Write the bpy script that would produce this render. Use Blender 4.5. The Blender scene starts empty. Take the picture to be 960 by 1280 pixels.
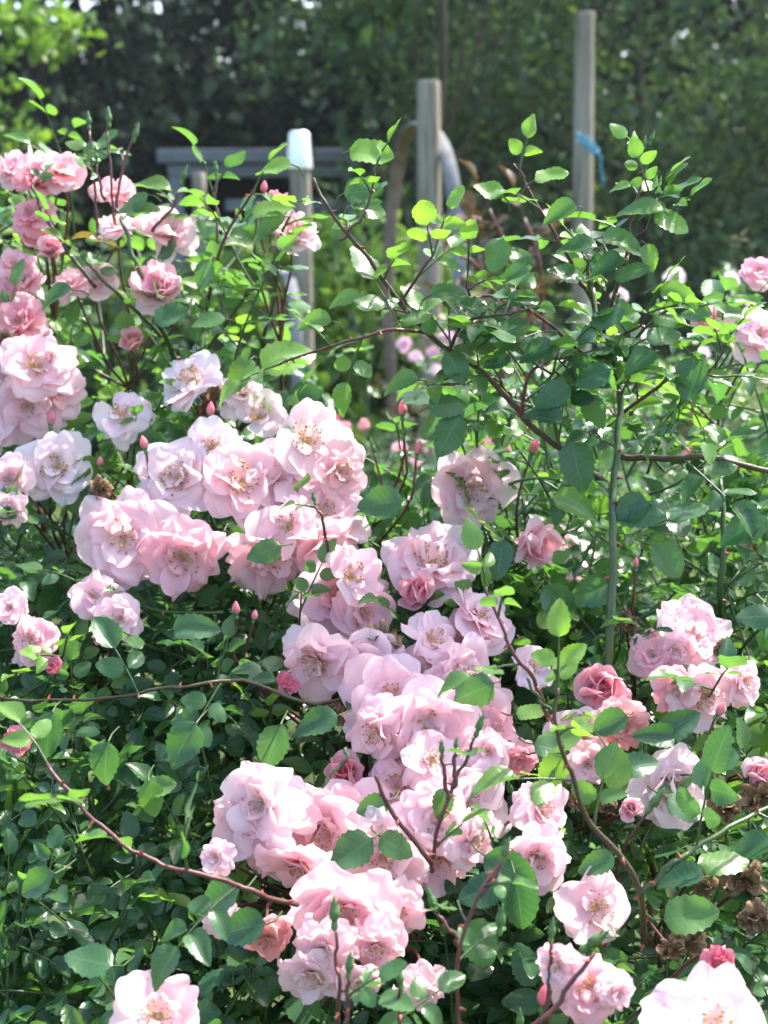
import bpy, math, random
import numpy as np
from mathutils import Matrix, Vector

rng = np.random.default_rng(11)
random.seed(11)
scn = bpy.context.scene
COL = scn.collection

# ------------------------------------------------------------------ camera
CAM = np.array([0.0, 0.0, 1.5])
PITCH = math.radians(12.0)
F = 1800.0
RIGHT = np.array([1.0, 0, 0])
FWD = np.array([0.0, math.cos(PITCH), -math.sin(PITCH)])
UP = np.array([0.0, math.sin(PITCH), math.cos(PITCH)])

def P(px, py, d):
    """world point of a photo position at the distance d in front of the viewpoint"""
    return CAM + d * (FWD + RIGHT * ((px - 480.0) / F) + UP * ((640.0 - py) / F))

cam_data = bpy.data.cameras.new('camera')
cam = bpy.data.objects.new('camera', cam_data)
COL.objects.link(cam)
cam.location = CAM
cam.rotation_euler = (math.pi / 2 - PITCH, 0, 0)
cam_data.sensor_fit = 'VERTICAL'
cam_data.sensor_height = 36.0
cam_data.lens = F / 1280.0 * 36.0
cam_data.clip_start = 0.05
cam_data.clip_end = 500
cam_data.dof.use_dof = True
cam_data.dof.focus_distance = 1.18
cam_data.dof.aperture_fstop = 8.0
scn.camera = cam

# ------------------------------------------------------------------ light
SUN_EL = math.radians(56)
SUN_AZ = math.radians(53)          # ahead and to the right of the view
world = bpy.data.worlds.new('World')
scn.world = world
world.use_nodes = True
nt = world.node_tree
bg = nt.nodes['Background']
sky = nt.nodes.new('ShaderNodeTexSky')
sky.sky_type = 'NISHITA'
sky.sun_disc = False
sky.sun_elevation = SUN_EL
sky.sun_rotation = SUN_AZ
sky.air_density = 1.0
sky.dust_density = 3.0
nt.links.new(sky.outputs[0], bg.inputs[0])
bg.inputs[1].default_value = 0.15
sl = bpy.data.lights.new('sun', 'SUN')
sl.energy = 3.0
sl.angle = math.radians(0.6)
sl.color = (1.0, 0.95, 0.87)
so = bpy.data.objects.new('sun', sl)
COL.objects.link(so)
sd = Vector((math.sin(SUN_AZ) * math.cos(SUN_EL), math.cos(SUN_AZ) * math.cos(SUN_EL), math.sin(SUN_EL)))
so.rotation_euler = sd.to_track_quat('Z', 'Y').to_euler()
so.location = (3, 4, 8)
SUN = np.array(sd)

scn.view_settings.view_transform = 'Standard'
scn.view_settings.look = 'None'
scn.view_settings.exposure = 2.02
scn.view_settings.gamma = 1.0
scn.render.engine = 'CYCLES'
scn.cycles.use_denoising = True
scn.cycles.max_bounces = 8
scn.cycles.transmission_bounces = 6
scn.cycles.diffuse_bounces = 5
scn.cycles.glossy_bounces = 3
scn.cycles.caustics_reflective = False
scn.cycles.caustics_refractive = False

# ------------------------------------------------------------------ materials
def nodes(m):
    m.use_nodes = True
    t = m.node_tree
    t.nodes.clear()
    out = t.nodes.new('ShaderNodeOutputMaterial')
    return t, out

def N(t, kind, **kw):
    n = t.nodes.new(kind)
    for k, v in kw.items():
        setattr(n, k, v)
    return n

def mixc(t, fac, a, b, blend='MIX'):
    n = N(t, 'ShaderNodeMix', data_type='RGBA', blend_type=blend)
    for i, v in ((0, fac), (6, a), (7, b)):
        if hasattr(v, 'is_linked') or isinstance(v, bpy.types.NodeSocket):
            t.links.new(v, n.inputs[i])
        elif i == 0:
            n.inputs[0].default_value = v
        else:
            n.inputs[i].default_value = (*v, 1)
    return n.outputs[2]

def math_(t, op, a, b=0.0, c=None):
    n = N(t, 'ShaderNodeMath', operation=op)
    for i, v in enumerate((a, b, c)):
        if v is None:
            continue
        if isinstance(v, bpy.types.NodeSocket):
            t.links.new(v, n.inputs[i])
        else:
            n.inputs[i].default_value = v
    return n.outputs[0]

def ramp(t, fac, stops):
    r = N(t, 'ShaderNodeValToRGB')
    e = r.color_ramp.elements
    while len(e) < len(stops):
        e.new(0.5)
    for el, (p, c) in zip(e, stops):
        el.position = p
        el.color = (*c, 1)
    t.links.new(fac, r.inputs[0])
    return r.outputs[0]

def noise(t, scale, detail=3.0, vec=None, rough=0.55):
    n = N(t, 'ShaderNodeTexNoise')
    n.inputs['Scale'].default_value = scale
    n.inputs['Detail'].default_value = detail
    n.inputs['Roughness'].default_value = rough
    if vec is not None:
        t.links.new(vec, n.inputs['Vector'])
    return n.outputs[0]

def leaf_material(name, dark, mid, young, gloss=0.32, trans=0.3, veins=True, tmul=(2.2, 2.4, 1.0), spec=0.5):
    m = bpy.data.materials.new(name)
    t, out = nodes(m)
    L = t.links.new
    rnd = N(t, 'ShaderNodeAttribute', attribute_name='rnd').outputs['Fac']
    age = N(t, 'ShaderNodeAttribute', attribute_name='age').outputs['Fac']
    col = mixc(t, rnd, dark, mid)
    col = mixc(t, math_(t, 'MAXIMUM', age, 0.0), col, young)
    col = mixc(t, math_(t, 'LESS_THAN', age, -0.5), col, (0.11, 0.06, 0.028))
    tc = N(t, 'ShaderNodeTexCoord')
    blot = noise(t, 90.0, 3.0, tc.outputs['Object'])
    col = mixc(t, math_(t, 'MULTIPLY', blot, 0.35), col, tuple(x * 0.55 for x in mid))
    if veins:
        bl = math_(t, 'GREATER_THAN', noise(t, 70.0, 2.0, tc.outputs['Object']), 0.73)
        col = mixc(t, math_(t, 'MULTIPLY', bl, 0.7), col, (0.10, 0.06, 0.025))
    bsdf = N(t, 'ShaderNodeBsdfPrincipled')
    if veins:
        uv = N(t, 'ShaderNodeUVMap').outputs[0]
        sp = N(t, 'ShaderNodeSeparateXYZ')
        L(uv, sp.inputs[0])
        au = math_(t, 'ABSOLUTE', math_(t, 'SUBTRACT', sp.outputs[0], 0.5))
        # side veins run obliquely from the midrib
        ph = math_(t, 'SUBTRACT', sp.outputs[1], math_(t, 'MULTIPLY', au, 0.42))
        wv = math_(t, 'SINE', math_(t, 'MULTIPLY', ph, 46.0))
        side = math_(t, 'POWER', math_(t, 'MAXIMUM', wv, 0.0), 7.0)
        midr = math_(t, 'SUBTRACT', 1.0, math_(t, 'MINIMUM', math_(t, 'MULTIPLY', au, 26.0), 1.0))
        vein = math_(t, 'MAXIMUM', math_(t, 'MULTIPLY', side, 0.45), midr)
        col = mixc(t, math_(t, 'MULTIPLY', vein, 0.28), col, tuple(min(1, x * 2.0 + 0.03) for x in mid))
        bump = N(t, 'ShaderNodeBump')
        bump.inputs['Strength'].default_value = 0.11
        bump.inputs['Distance'].default_value = 0.002
        hgt = math_(t, 'ADD', math_(t, 'MULTIPLY', vein, -1.0), math_(t, 'MULTIPLY', noise(t, 120.0, 2.0, tc.outputs['Object']), 2.2))
        L(hgt, bump.inputs['Height'])
        L(bump.outputs[0], bsdf.inputs['Normal'])
    geo = N(t, 'ShaderNodeNewGeometry')
    under = mixc(t, 0.55, col, (0.11, 0.17, 0.10))
    colf = mixc(t, geo.outputs['Backfacing'], col, under)
    L(colf, bsdf.inputs['Base Color'])
    r = math_(t, 'ADD', math_(t, 'MULTIPLY', noise(t, 40.0, 2.0, tc.outputs['Object']), 0.22), gloss - 0.11)
    r = math_(t, 'ADD', r, math_(t, 'MULTIPLY', geo.outputs['Backfacing'], 0.25))
    L(r, bsdf.inputs['Roughness'])
    bsdf.inputs['Specular IOR Level'].default_value = spec
    tr = N(t, 'ShaderNodeBsdfTranslucent')
    tcol = mixc(t, 1.0, col, tmul, 'MULTIPLY')
    L(tcol, tr.inputs[0])
    mx = N(t, 'ShaderNodeMixShader')
    mx.inputs[0].default_value = trans
    L(bsdf.outputs[0], mx.inputs[1])
    L(tr.outputs[0], mx.inputs[2])
    L(mx.outputs[0], out.inputs[0])
    return m

def petal_material():
    m = bpy.data.materials.new('petal')
    t, out = nodes(m)
    L = t.links.new
    oi = N(t, 'ShaderNodeObjectInfo')
    uv = N(t, 'ShaderNodeUVMap').outputs[0]
    sp = N(t, 'ShaderNodeSeparateXYZ')
    L(uv, sp.inputs[0])
    tc = N(t, 'ShaderNodeTexCoord')
    rnd = N(t, 'ShaderNodeAttribute', attribute_name='rnd').outputs['Fac']
    pale = mixc(t, 0.45, oi.outputs['Color'], (0.93, 0.86, 0.88))
    deep = mixc(t, 1.0, oi.outputs['Color'], (1.0, 0.86, 0.91), 'MULTIPLY')
    c = mixc(t, math_(t, 'MULTIPLY', rnd, 0.85), pale, deep)
    blot = noise(t, 2.6, 3.0, tc.outputs['Object'])
    c = mixc(t, math_(t, 'MULTIPLY', blot, 0.45), c, deep)
    # cream claw at the base of each petal
    cl = math_(t, 'SUBTRACT', 1.0, math_(t, 'MINIMUM', math_(t, 'MULTIPLY', sp.outputs[1], 3.6), 1.0))
    c = mixc(t, math_(t, 'MULTIPLY', cl, 0.7), c, (0.90, 0.82, 0.62))
    # fine length-wise veins
    mp = N(t, 'ShaderNodeMapping')
    mp.inputs['Scale'].default_value = (34, 2.2, 1)
    L(uv, mp.inputs[0])
    vn = noise(t, 1.0, 2.0, mp.outputs[0])
    c = mixc(t, math_(t, 'MULTIPLY', math_(t, 'SUBTRACT', vn, 0.4), 0.28), c, deep)
    rim = math_(t, 'MULTIPLY', math_(t, 'MAXIMUM', math_(t, 'SUBTRACT', sp.outputs[1], 0.86), 0.0), 7.0)
    br = math_(t, 'MULTIPLY', rim, math_(t, 'MAXIMUM', math_(t, 'SUBTRACT', noise(t, 5.0, 4.0, tc.outputs['Object']), 0.55), 0.0))
    c = mixc(t, math_(t, 'MINIMUM', math_(t, 'MULTIPLY', br, 4.0), 0.6), c, (0.55, 0.36, 0.26))
    # rain spots on ageing flowers, strength in the object's alpha
    vo = N(t, 'ShaderNodeTexVoronoi')
    vo.inputs['Scale'].default_value = 11.0
    L(tc.outputs['Object'], vo.inputs['Vector'])
    sep = N(t, 'ShaderNodeSeparateColor')
    L(vo.outputs['Color'], sep.inputs[0])
    rad = math_(t, 'MULTIPLY', sep.outputs[0], 0.34)
    spot = math_(t, 'LESS_THAN', vo.outputs['Distance'], rad)
    spot = math_(t, 'MULTIPLY', spot, math_(t, 'SUBTRACT', 1.0, oi.outputs['Alpha']))
    c = mixc(t, math_(t, 'MULTIPLY', spot, 0.75), c, (0.62, 0.12, 0.2))
    b = N(t, 'ShaderNodeBsdfPrincipled')
    L(c, b.inputs['Base Color'])
    b.inputs['Roughness'].default_value = 0.62
    b.inputs['Specular IOR Level'].default_value = 0.25
    b.inputs['Sheen Weight'].default_value = 0.12
    bump = N(t, 'ShaderNodeBump')
    bump.inputs['Strength'].default_value = 0.10
    bump.inputs['Distance'].default_value = 0.01
    L(vn, bump.inputs['Height'])
    L(bump.outputs[0], b.inputs['Normal'])
    tr = N(t, 'ShaderNodeBsdfTranslucent')
    L(mixc(t, 1.0, c, (1.0, 0.9, 0.92), 'MULTIPLY'), tr.inputs[0])
    mx = N(t, 'ShaderNodeMixShader')
    mx.inputs[0].default_value = 0.50
    L(b.outputs[0], mx.inputs[1])
    L(tr.outputs[0], mx.inputs[2])
    L(mx.outputs[0], out.inputs[0])
    return m

def plain_material(name, stops, scale=30.0, rough=0.6, spec=0.4, bump=0.3, stretch=None, metallic=0.0):
    m = bpy.data.materials.new(name)
    t, out = nodes(m)
    tc = N(t, 'ShaderNodeTexCoord')
    v = tc.outputs['Object']
    if stretch:
        mp = N(t, 'ShaderNodeMapping')
        mp.inputs['Scale'].default_value = stretch
        t.links.new(v, mp.inputs[0])
        v = mp.outputs[0]
    n = noise(t, scale, 5.0, v, 0.65)
    c = ramp(t, n, stops)
    b = N(t, 'ShaderNodeBsdfPrincipled')
    t.links.new(c, b.inputs['Base Color'])
    b.inputs['Roughness'].default_value = rough
    b.inputs['Specular IOR Level'].default_value = spec
    b.inputs['Metallic'].default_value = metallic
    if bump:
        bp = N(t, 'ShaderNodeBump')
        bp.inputs['Strength'].default_value = bump
        bp.inputs['Distance'].default_value = 0.01
        t.links.new(n, bp.inputs['Height'])
        t.links.new(bp.outputs[0], b.inputs['Normal'])
    t.links.new(b.outputs[0], out.inputs[0])
    return m

M = {}
M['leaf'] = leaf_material('rose leaf', (0.020, 0.068, 0.042), (0.050, 0.130, 0.055), (0.17, 0.31, 0.045), gloss=0.29, trans=0.36, tmul=(2.6, 2.7, 1.0))
M['bronze'] = leaf_material('bronze leaf', (0.075, 0.034, 0.022), (0.10, 0.060, 0.028), (0.07, 0.11, 0.035), gloss=0.4, trans=0.25, tmul=(1.6, 1.4, 0.9))
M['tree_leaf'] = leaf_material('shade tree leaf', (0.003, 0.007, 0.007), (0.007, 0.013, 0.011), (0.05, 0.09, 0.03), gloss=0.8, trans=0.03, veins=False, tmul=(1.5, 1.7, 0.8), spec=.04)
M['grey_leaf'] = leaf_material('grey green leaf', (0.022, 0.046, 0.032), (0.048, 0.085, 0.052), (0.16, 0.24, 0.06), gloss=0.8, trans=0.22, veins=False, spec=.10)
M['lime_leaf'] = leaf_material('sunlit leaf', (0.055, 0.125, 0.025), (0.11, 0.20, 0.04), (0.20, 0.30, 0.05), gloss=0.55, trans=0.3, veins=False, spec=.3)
M['petal'] = petal_material()
M['cane'] = plain_material('green cane', [(0.3, (0.028, 0.060, 0.018)), (0.7, (0.065, 0.105, 0.032))], 60, 0.42, 0.5, 0.15)
M['red_cane'] = plain_material('red cane', [(0.3, (0.075, 0.015, 0.022)), (0.75, (0.13, 0.045, 0.035))], 60, 0.42, 0.5, 0.15)
M['brown_cane'] = plain_material('brown cane', [(0.3, (0.050, 0.028, 0.020)), (0.75, (0.085, 0.07, 0.032))], 70, 0.5, 0.4, 0.25)
M['thorn'] = plain_material('thorn', [(0.3, (0.22, 0.03, 0.02)), (0.7, (0.34, 0.08, 0.04))], 40, 0.4, 0.5, 0)
M['filament'] = plain_material('filament', [(0.3, (0.66, 0.45, 0.22)), (0.7, (0.72, 0.52, 0.34))], 20, 0.6, 0.2, 0)
M['anther'] = plain_material('anther', [(0.3, (0.24, 0.12, 0.04)), (0.7, (0.58, 0.35, 0.08))], 9, 0.8, 0.2, 0)
M['pistil'] = plain_material('pistil', [(0.3, (0.36, 0.16, 0.13)), (0.7, (0.6, 0.42, 0.2))], 20, 0.7, 0.2, 0.3)
M['sepal'] = plain_material('sepal', [(0.3, (0.05, 0.125, 0.035)), (0.7, (0.10, 0.20, 0.06))], 2.5, 0.45, 0.4, 0.1)
M['withered'] = plain_material('withered petal', [(0.3, (0.10, 0.052, 0.028)), (0.7, (0.32, 0.21, 0.12))], 4, 0.8, 0.2, 0.4)
M['bark'] = plain_material('bark', [(0.3, (0.035, 0.028, 0.022)), (0.7, (0.09, 0.075, 0.06))], 14, 0.85, 0.2, 0.6, (1, 1, 0.25))
M['post'] = plain_material('weathered post', [(0.30, (0.07, 0.06, 0.05)), (0.42, (0.20, 0.175, 0.14)), (0.58, (0.30, 0.27, 0.22)), (0.75, (0.42, 0.38, 0.31))], 30, 0.85, 0.15, 0.9, (2.4, 2.4, 0.10))
M['plank'] = plain_material('grey board', [(0.25, (0.10, 0.112, 0.13)), (0.75, (0.20, 0.22, 0.25))], 16, 0.75, 0.3, 0.4, (0.12, 1, 2))
M['dark_board'] = plain_material('dark board', [(0.25, (0.018, 0.018, 0.02)), (0.75, (0.04, 0.04, 0.042))], 16, 0.8, 0.2, 0.4, (2, 2, 0.2))  # very dark tone for the shelter's side and back boards
M['hoop'] = plain_material('grey strap', [(0.3, (0.13, 0.13, 0.135)), (0.7, (0.25, 0.25, 0.255))], 12, 0.75, 0.2, 0.3)
M['rust_hoop'] = plain_material('rusty bar', [(0.3, (0.10, 0.075, 0.06)), (0.7, (0.26, 0.19, 0.15))], 18, 0.6, 0.4, 0.3)
M['cap'] = plain_material('white cap', [(0.3, (0.84, 0.88, 0.92)), (0.7, (0.92, 0.94, 0.96))], 10, 0.38, 0.5, 0.05, None, 0.75)
M['twine'] = plain_material('blue twine', [(0.3, (0.03, 0.20, 0.34)), (0.7, (0.06, 0.33, 0.48))], 200, 0.6, 0.3, 0.3)
M['soil'] = plain_material('soil and grass', [(0.3, (0.045, 0.034, 0.022)), (0.5, (0.05, 0.075, 0.025)), (0.75, (0.09, 0.12, 0.04))], 3.0, 0.9, 0.1, 0.6)

# ------------------------------------------------------------------ mesh helpers
def link_mesh(name, verts, faces, mats, parent=None, uv=None, attrs=None, mat_idx=None, smooth=True):
    """faces: (n,4) int array or list of tuples"""
    me = bpy.data.meshes.new(name)
    verts = np.asarray(verts, dtype=np.float32)
    fa = np.asarray(faces, dtype=np.int32)
    k = fa.shape[1]
    me.vertices.add(len(verts))
    me.vertices.foreach_set('co', verts.ravel())
    me.loops.add(fa.size)
    me.loops.foreach_set('vertex_index', fa.ravel())
    me.polygons.add(len(fa))
    me.polygons.foreach_set('loop_start', np.arange(0, fa.size, k, dtype=np.int32))
    me.polygons.foreach_set('loop_total', np.full(len(fa), k, dtype=np.int32))
    for m in mats:
        me.materials.append(m)
    if mat_idx is not None:
        me.polygons.foreach_set('material_index', np.asarray(mat_idx, dtype=np.int32))
    if smooth:
        me.polygons.foreach_set('use_smooth', np.ones(len(fa), dtype=bool))
    if uv is not None:
        l = me.uv_layers.new(name='UVMap')
        l.data.foreach_set('uv', np.asarray(uv, dtype=np.float32)[fa.ravel()].ravel())
    if attrs:
        for an, av in attrs.items():
            a = me.attributes.new(an, 'FLOAT', 'POINT')
            a.data.foreach_set('value', np.asarray(av, dtype=np.float32))
    me.update(calc_edges=True)
    me.validate()
    o = bpy.data.objects.new(name, me)
    COL.objects.link(o)
    if parent is not None:
        o.parent = parent
    return o

class Geo:
    """collects quads that become ONE mesh object"""
    def __init__(self, origin=(0, 0, 0)):
        self.v, self.f, self.mi, self.n = [], [], [], 0
        self.o = np.asarray(origin, float)
    def add(self, v, f, mi=0):
        v = np.asarray(v, float)
        f = np.asarray(f, int)
        self.v.append(v)
        self.f.append(f + self.n)
        self.mi.append(np.full(len(f), mi))
        self.n += len(v)
    def tube(self, pts, radii, sides=6, mi=0, cap=True):
        pts = np.asarray(pts, float)
        n = len(pts)
        radii = np.broadcast_to(np.asarray(radii, float), (n,)) if np.ndim(radii) == 0 else np.asarray(radii, float)
        tg = np.gradient(pts, axis=0)
        tg /= np.linalg.norm(tg, axis=1)[:, None] + 1e-12
        ref = np.array([0.3, 0.9, 0.2]) if abs(tg[0] @ np.array([0.3, 0.9, 0.2])) < 0.9 else np.array([1.0, 0, 0])
        A = np.zeros((n, 3))
        a = ref
        for i in range(n):
            a = a - tg[i] * (a @ tg[i])
            a = a / (np.linalg.norm(a) + 1e-12)
            A[i] = a
        B = np.cross(tg, A)
        th = np.arange(sides) * 2 * math.pi / sides
        v = pts[:, None] + radii[:, None, None] * (np.cos(th)[None, :, None] * A[:, None] + np.sin(th)[None, :, None] * B[:, None])
        v = v.reshape(-1, 3)
        f = []
        for i in range(n - 1):
            for j in range(sides):
                k = (j + 1) % sides
                f.append((i * sides + j, i * sides + k, (i + 1) * sides + k, (i + 1) * sides + j))
        if cap:
            c0 = len(v)
            v = np.vstack([v, pts[0], pts[-1]])
            for j in range(0, sides, 2):
                k, l = (j + 1) % sides, (j + 2) % sides
                f.append((c0, l, k, j))
                b = (n - 1) * sides
                f.append((c0 + 1, b + j, b + k, b + l))
        self.add(v, f, mi)
    def box(self, c, s, rot=None, mi=0):
        x, y, z = np.array(s) / 2.0
        v = np.array([(-x, -y, -z), (x, -y, -z), (x, y, -z), (-x, y, -z), (-x, -y, z), (x, -y, z), (x, y, z), (-x, y, z)])
        if rot is not None:
            v = v @ np.asarray(rot).T
        self.add(v + np.asarray(c), [(3, 2, 1, 0), (4, 5, 6, 7), (0, 1, 5, 4), (1, 2, 6, 5), (2, 3, 7, 6), (3, 0, 4, 7)], mi)
    def build(self, name, mats, parent=None, smooth=True):
        v = np.vstack(self.v) - self.o
        f = np.vstack(self.f)
        return link_mesh(name, v, f, mats if isinstance(mats, list) else [mats], parent, mat_idx=np.concatenate(self.mi), smooth=smooth)

def spline(pts, n):
    """Catmull-Rom through the points"""
    pts = np.asarray(pts, float)
    if len(pts) == 2:
        return pts[0] + (pts[1] - pts[0]) * np.linspace(0, 1, n)[:, None]
    p = np.vstack([2 * pts[0] - pts[1], pts, 2 * pts[-1] - pts[-2]])
    out = []
    for s in np.linspace(0, len(pts) - 1 - 1e-6, n):
        i = int(s)
        t = s - i
        a, b, c, d = p[i], p[i + 1], p[i + 2], p[i + 3]
        out.append(0.5 * (2 * b + (c - a) * t + (2 * a - 5 * b + 4 * c - d) * t * t + (3 * b - a - 3 * c + d) * t ** 3))
    return np.array(out)

def unit(v):
    v = np.asarray(v, float)
    return v / (np.linalg.norm(v) + 1e-12)

# ------------------------------------------------------------------ leaves
def leaf_template(nl, cols, width, fold, curl, wave, serr):
    t = np.linspace(0, 1, nl)
    u = np.linspace(-1, 1, cols)
    hw = (t ** 0.50) * ((1 - t) ** 0.78)
    hw = hw / hw.max() * width / 2 + 0.004
    T, U = np.meshgrid(t, u, indexing='ij')
    H = np.repeat(hw[:, None], cols, 1)
    s = np.where(np.abs(U) > 0.9, 1 + serr * np.where(np.arange(nl)[:, None] % 2 == 0, 1, -1), 1.0)
    Y = U * H * s
    Z = fold * np.abs(U) ** 1.3 * H - curl * T ** 2 + wave * np.sin(T * 8 + U * 1.7) * np.abs(U)
    v = np.stack([T, Y, Z], -1).reshape(-1, 3)
    f = [(i * cols + j, (i + 1) * cols + j, (i + 1) * cols + j + 1, i * cols + j + 1) for i in range(nl - 1) for j in range(cols - 1)]
    uv = np.stack([U * 0.5 + 0.5, T], -1).reshape(-1, 2)
    return v, np.array(f), uv

FINE = [leaf_template(14, 5, w + .05, fo, cu, wa, 0.06) for w, fo, cu, wa in
        ((0.62, 0.25, 0.10, 0.02), (0.56, 0.45, 0.22, 0.03), (0.66, 0.10, 0.05, 0.035), (0.58, 0.65, 0.34, 0.02), (0.62, -0.12, 0.14, 0.03), (0.68, 0.30, -0.06, 0.05), (0.54, 0.55, 0.18, 0.05), (0.64, 0.40, 0.42, 0.03))]
COARSE = [leaf_template(5, 3, w, fo, cu, wa, 0.0) for w, fo, cu, wa in
          ((0.52, 0.25, 0.12, 0.03), (0.60, 0.45, 0.25, 0.04), (0.46, 0.10, 0.05, 0.03))]
NARROW = [leaf_template(5, 3, w, fo, cu, 0.03, 0.0) for w, fo, cu in ((0.26, 0.3, 0.2), (0.32, 0.2, 0.35), (0.36, 0.4, 0.1))]
BROAD = [leaf_template(5, 3, w, fo, cu, 0.06, 0.0) for w, fo, cu in ((0.62, 0.3, 0.2), (0.75, 0.2, 0.1), (0.7, 0.5, 0.3))]

class Leaves:
    def __init__(self, origin, templates=FINE):
        self.o = np.asarray(origin, float)
        self.t = templates
        self.rows = [[] for _ in templates]
    def leaf(self, pos, xdir, up, size, age=0.0, rnd=None):
        x = unit(xdir)
        z = np.asarray(up, float)
        z = z - x * (z @ x)
        if np.linalg.norm(z) < 1e-3:
            z = np.cross(x, [1, 0, 0])
        z = unit(z)
        y = np.cross(z, x)
        k = random.randrange(len(self.t))
        self.rows[k].append((pos, x * size, y * size, z * size, random.random() if rnd is None else rnd, age))
    def bulk(self, pos, x, z, size, age, rnd):
        """arrays of simple leaves"""
        x = x / (np.linalg.norm(x, axis=1)[:, None] + 1e-9)
        z = z - x * np.sum(x * z, 1)[:, None]
        z = z / (np.linalg.norm(z, axis=1)[:, None] + 1e-9)
        y = np.cross(z, x)
        pick = rng.integers(0, len(self.t), len(pos))
        for k in range(len(self.t)):
            for i in np.nonzero(pick == k)[0]:
                self.rows[k].append((pos[i], x[i] * size[i], y[i] * size[i], z[i] * size[i], rnd[i], age[i]))
    def build(self, name, mat, parent=None):
        V, Fc, UV, R, A, n = [], [], [], [], [], 0
        for (tv, tf, tuv), rows in zip(self.t, self.rows):
            if not rows:
                continue
            pos = np.array([r[0] for r in rows])
            X = np.array([r[1] for r in rows]); Y = np.array([r[2] for r in rows]); Z = np.array([r[3] for r in rows])
            v = pos[:, None] + tv[None, :, 0:1] * X[:, None] + tv[None, :, 1:2] * Y[:, None] + tv[None, :, 2:3] * Z[:, None]
            k, m = len(rows), len(tv)
            V.append(v.reshape(-1, 3))
            Fc.append((tf[None] + (np.arange(k) * m)[:, None, None] + n).reshape(-1, 4))
            UV.append(np.tile(tuv, (k, 1)))
            R.append(np.repeat([r[4] for r in rows], m))
            A.append(np.repeat([r[5] for r in rows], m))
            n += k * m
        return link_mesh(name, np.vstack(V) - self.o, np.vstack(Fc), [mat], parent, np.vstack(UV),
                         {'rnd': np.concatenate(R), 'age': np.concatenate(A)})

def compound_leaf(lv, stems, pos, d, up, size, age=0.0, n_pairs=2, rnd=None):
    """a pinnate rose leaf: stalk, leaflet pairs and a terminal leaflet"""
    d = unit(d)
    up = unit(np.asarray(up) - d * (d @ np.asarray(up)) + 1e-6)
    side = np.cross(up, d)
    L = size * (0.75 + 0.62 * n_pairs)
    sag = random.uniform(0.05, 0.3)
    at = lambda s: pos + d * (L * s) + up * (L * (0.12 * s - sag * s * s))
    if stems is not None:
        stems.tube([at(s) for s in (0, 0.35, 0.7, 1.0)], [0.0011, 0.0010, 0.0008, 0.0006], 4, 0, False)
    r = random.random() if rnd is None else rnd
    if random.random() < .008 and age < .5:
        age = -1.0
    spots = [0.42, 0.80] if n_pairs == 2 else ([0.55] if n_pairs == 1 else [0.34, 0.58, 0.83])
    for i, s in enumerate(spots):
        for sg in (-1, 1):
            a = math.radians(random.uniform(52, 78))
            x = d * math.cos(a) + side * sg * math.sin(a) + up * random.uniform(-0.35, 0.2)
            z = up + side * sg * random.uniform(-0.45, 0.25) + np.array([random.gauss(0, .22) for _ in range(3)])
            lv.leaf(at(s) + side * sg * 0.002, x, z, size * (0.78 + 0.12 * i) * random.uniform(0.85, 1.12), age, min(1, max(0, r + random.gauss(0, 0.12))))
    x = d + up * (0.05 - 1.3 * sag)
    lv.leaf(at(1.0), x, up + np.array([random.gauss(0, .2) for _ in range(3)]), size * random.uniform(1.0, 1.2), age, r)

def leafy_twig(lv, stems, p0, d, length, size, age=0.0, step=0.032, r0=0.0018, n_pairs=2, bend=0.25, tip=True):
    d = unit(d)
    side = unit(np.cross(d, [random.gauss(0, 1), random.gauss(0, 1), random.gauss(0, .4)]))
    k = 7
    pts = np.array([p0 + d * length * s + side * length * bend * s * s for s in np.linspace(0, 1, k)])
    stems.tube(pts, np.linspace(r0, r0 * 0.55, k), 5, 0, False)
    along_leaves(lv, stems, pts, size, age, step, n_pairs, tip)

def along_leaves(lv, stems, pts, size, age, step, n_pairs=2, tip=True, start=0.12, up_bias=1.0, tip_age=None):
    seg = np.linalg.norm(np.diff(pts, axis=0), axis=1)
    cum = np.concatenate([[0], np.cumsum(seg)])
    tot = cum[-1]
    s = tot * start + random.random() * step
    az = random.random() * 6.28
    while s < tot:
        i = min(len(pts) - 2, int(np.searchsorted(cum, s) - 1))
        i = max(i, 0)
        q = (s - cum[i]) / (seg[i] + 1e-9)
        p = pts[i] + (pts[i + 1] - pts[i]) * q
        t = unit(pts[i + 1] - pts[i])
        a = unit(np.cross(t, [0.2, 0.3, 1.0]))
        b = np.cross(t, a)
        rad = a * math.cos(az) + b * math.sin(az)
        dd = unit(rad + t * random.uniform(0.3, 0.8) + np.array([0, 0, 0.15]))
        frac = s / tot
        ag = age if tip_age is None else age + (tip_age - age) * max(0, frac - 0.35) / 0.65
        up = np.array([random.gauss(0, .35), random.gauss(-0.12, .35), up_bias])
        compound_leaf(lv, stems, p, dd, up, size * random.uniform(0.8, 1.15) * (1 - 0.35 * frac ** 2), min(1, max(0, ag + random.gauss(0, .07))), n_pairs if random.random() < .75 else 1)
        az += 2.4 + random.gauss(0, .3)
        s += step * random.uniform(0.75, 1.3)
    if tip:
        compound_leaf(lv, stems, pts[-1], unit(pts[-1] - pts[-2]) + np.array([0, -0.2, 0.1]), (0, -0.2, 1), size * 0.8, min(1, (age if tip_age is None else tip_age) + .1), 1)

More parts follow.
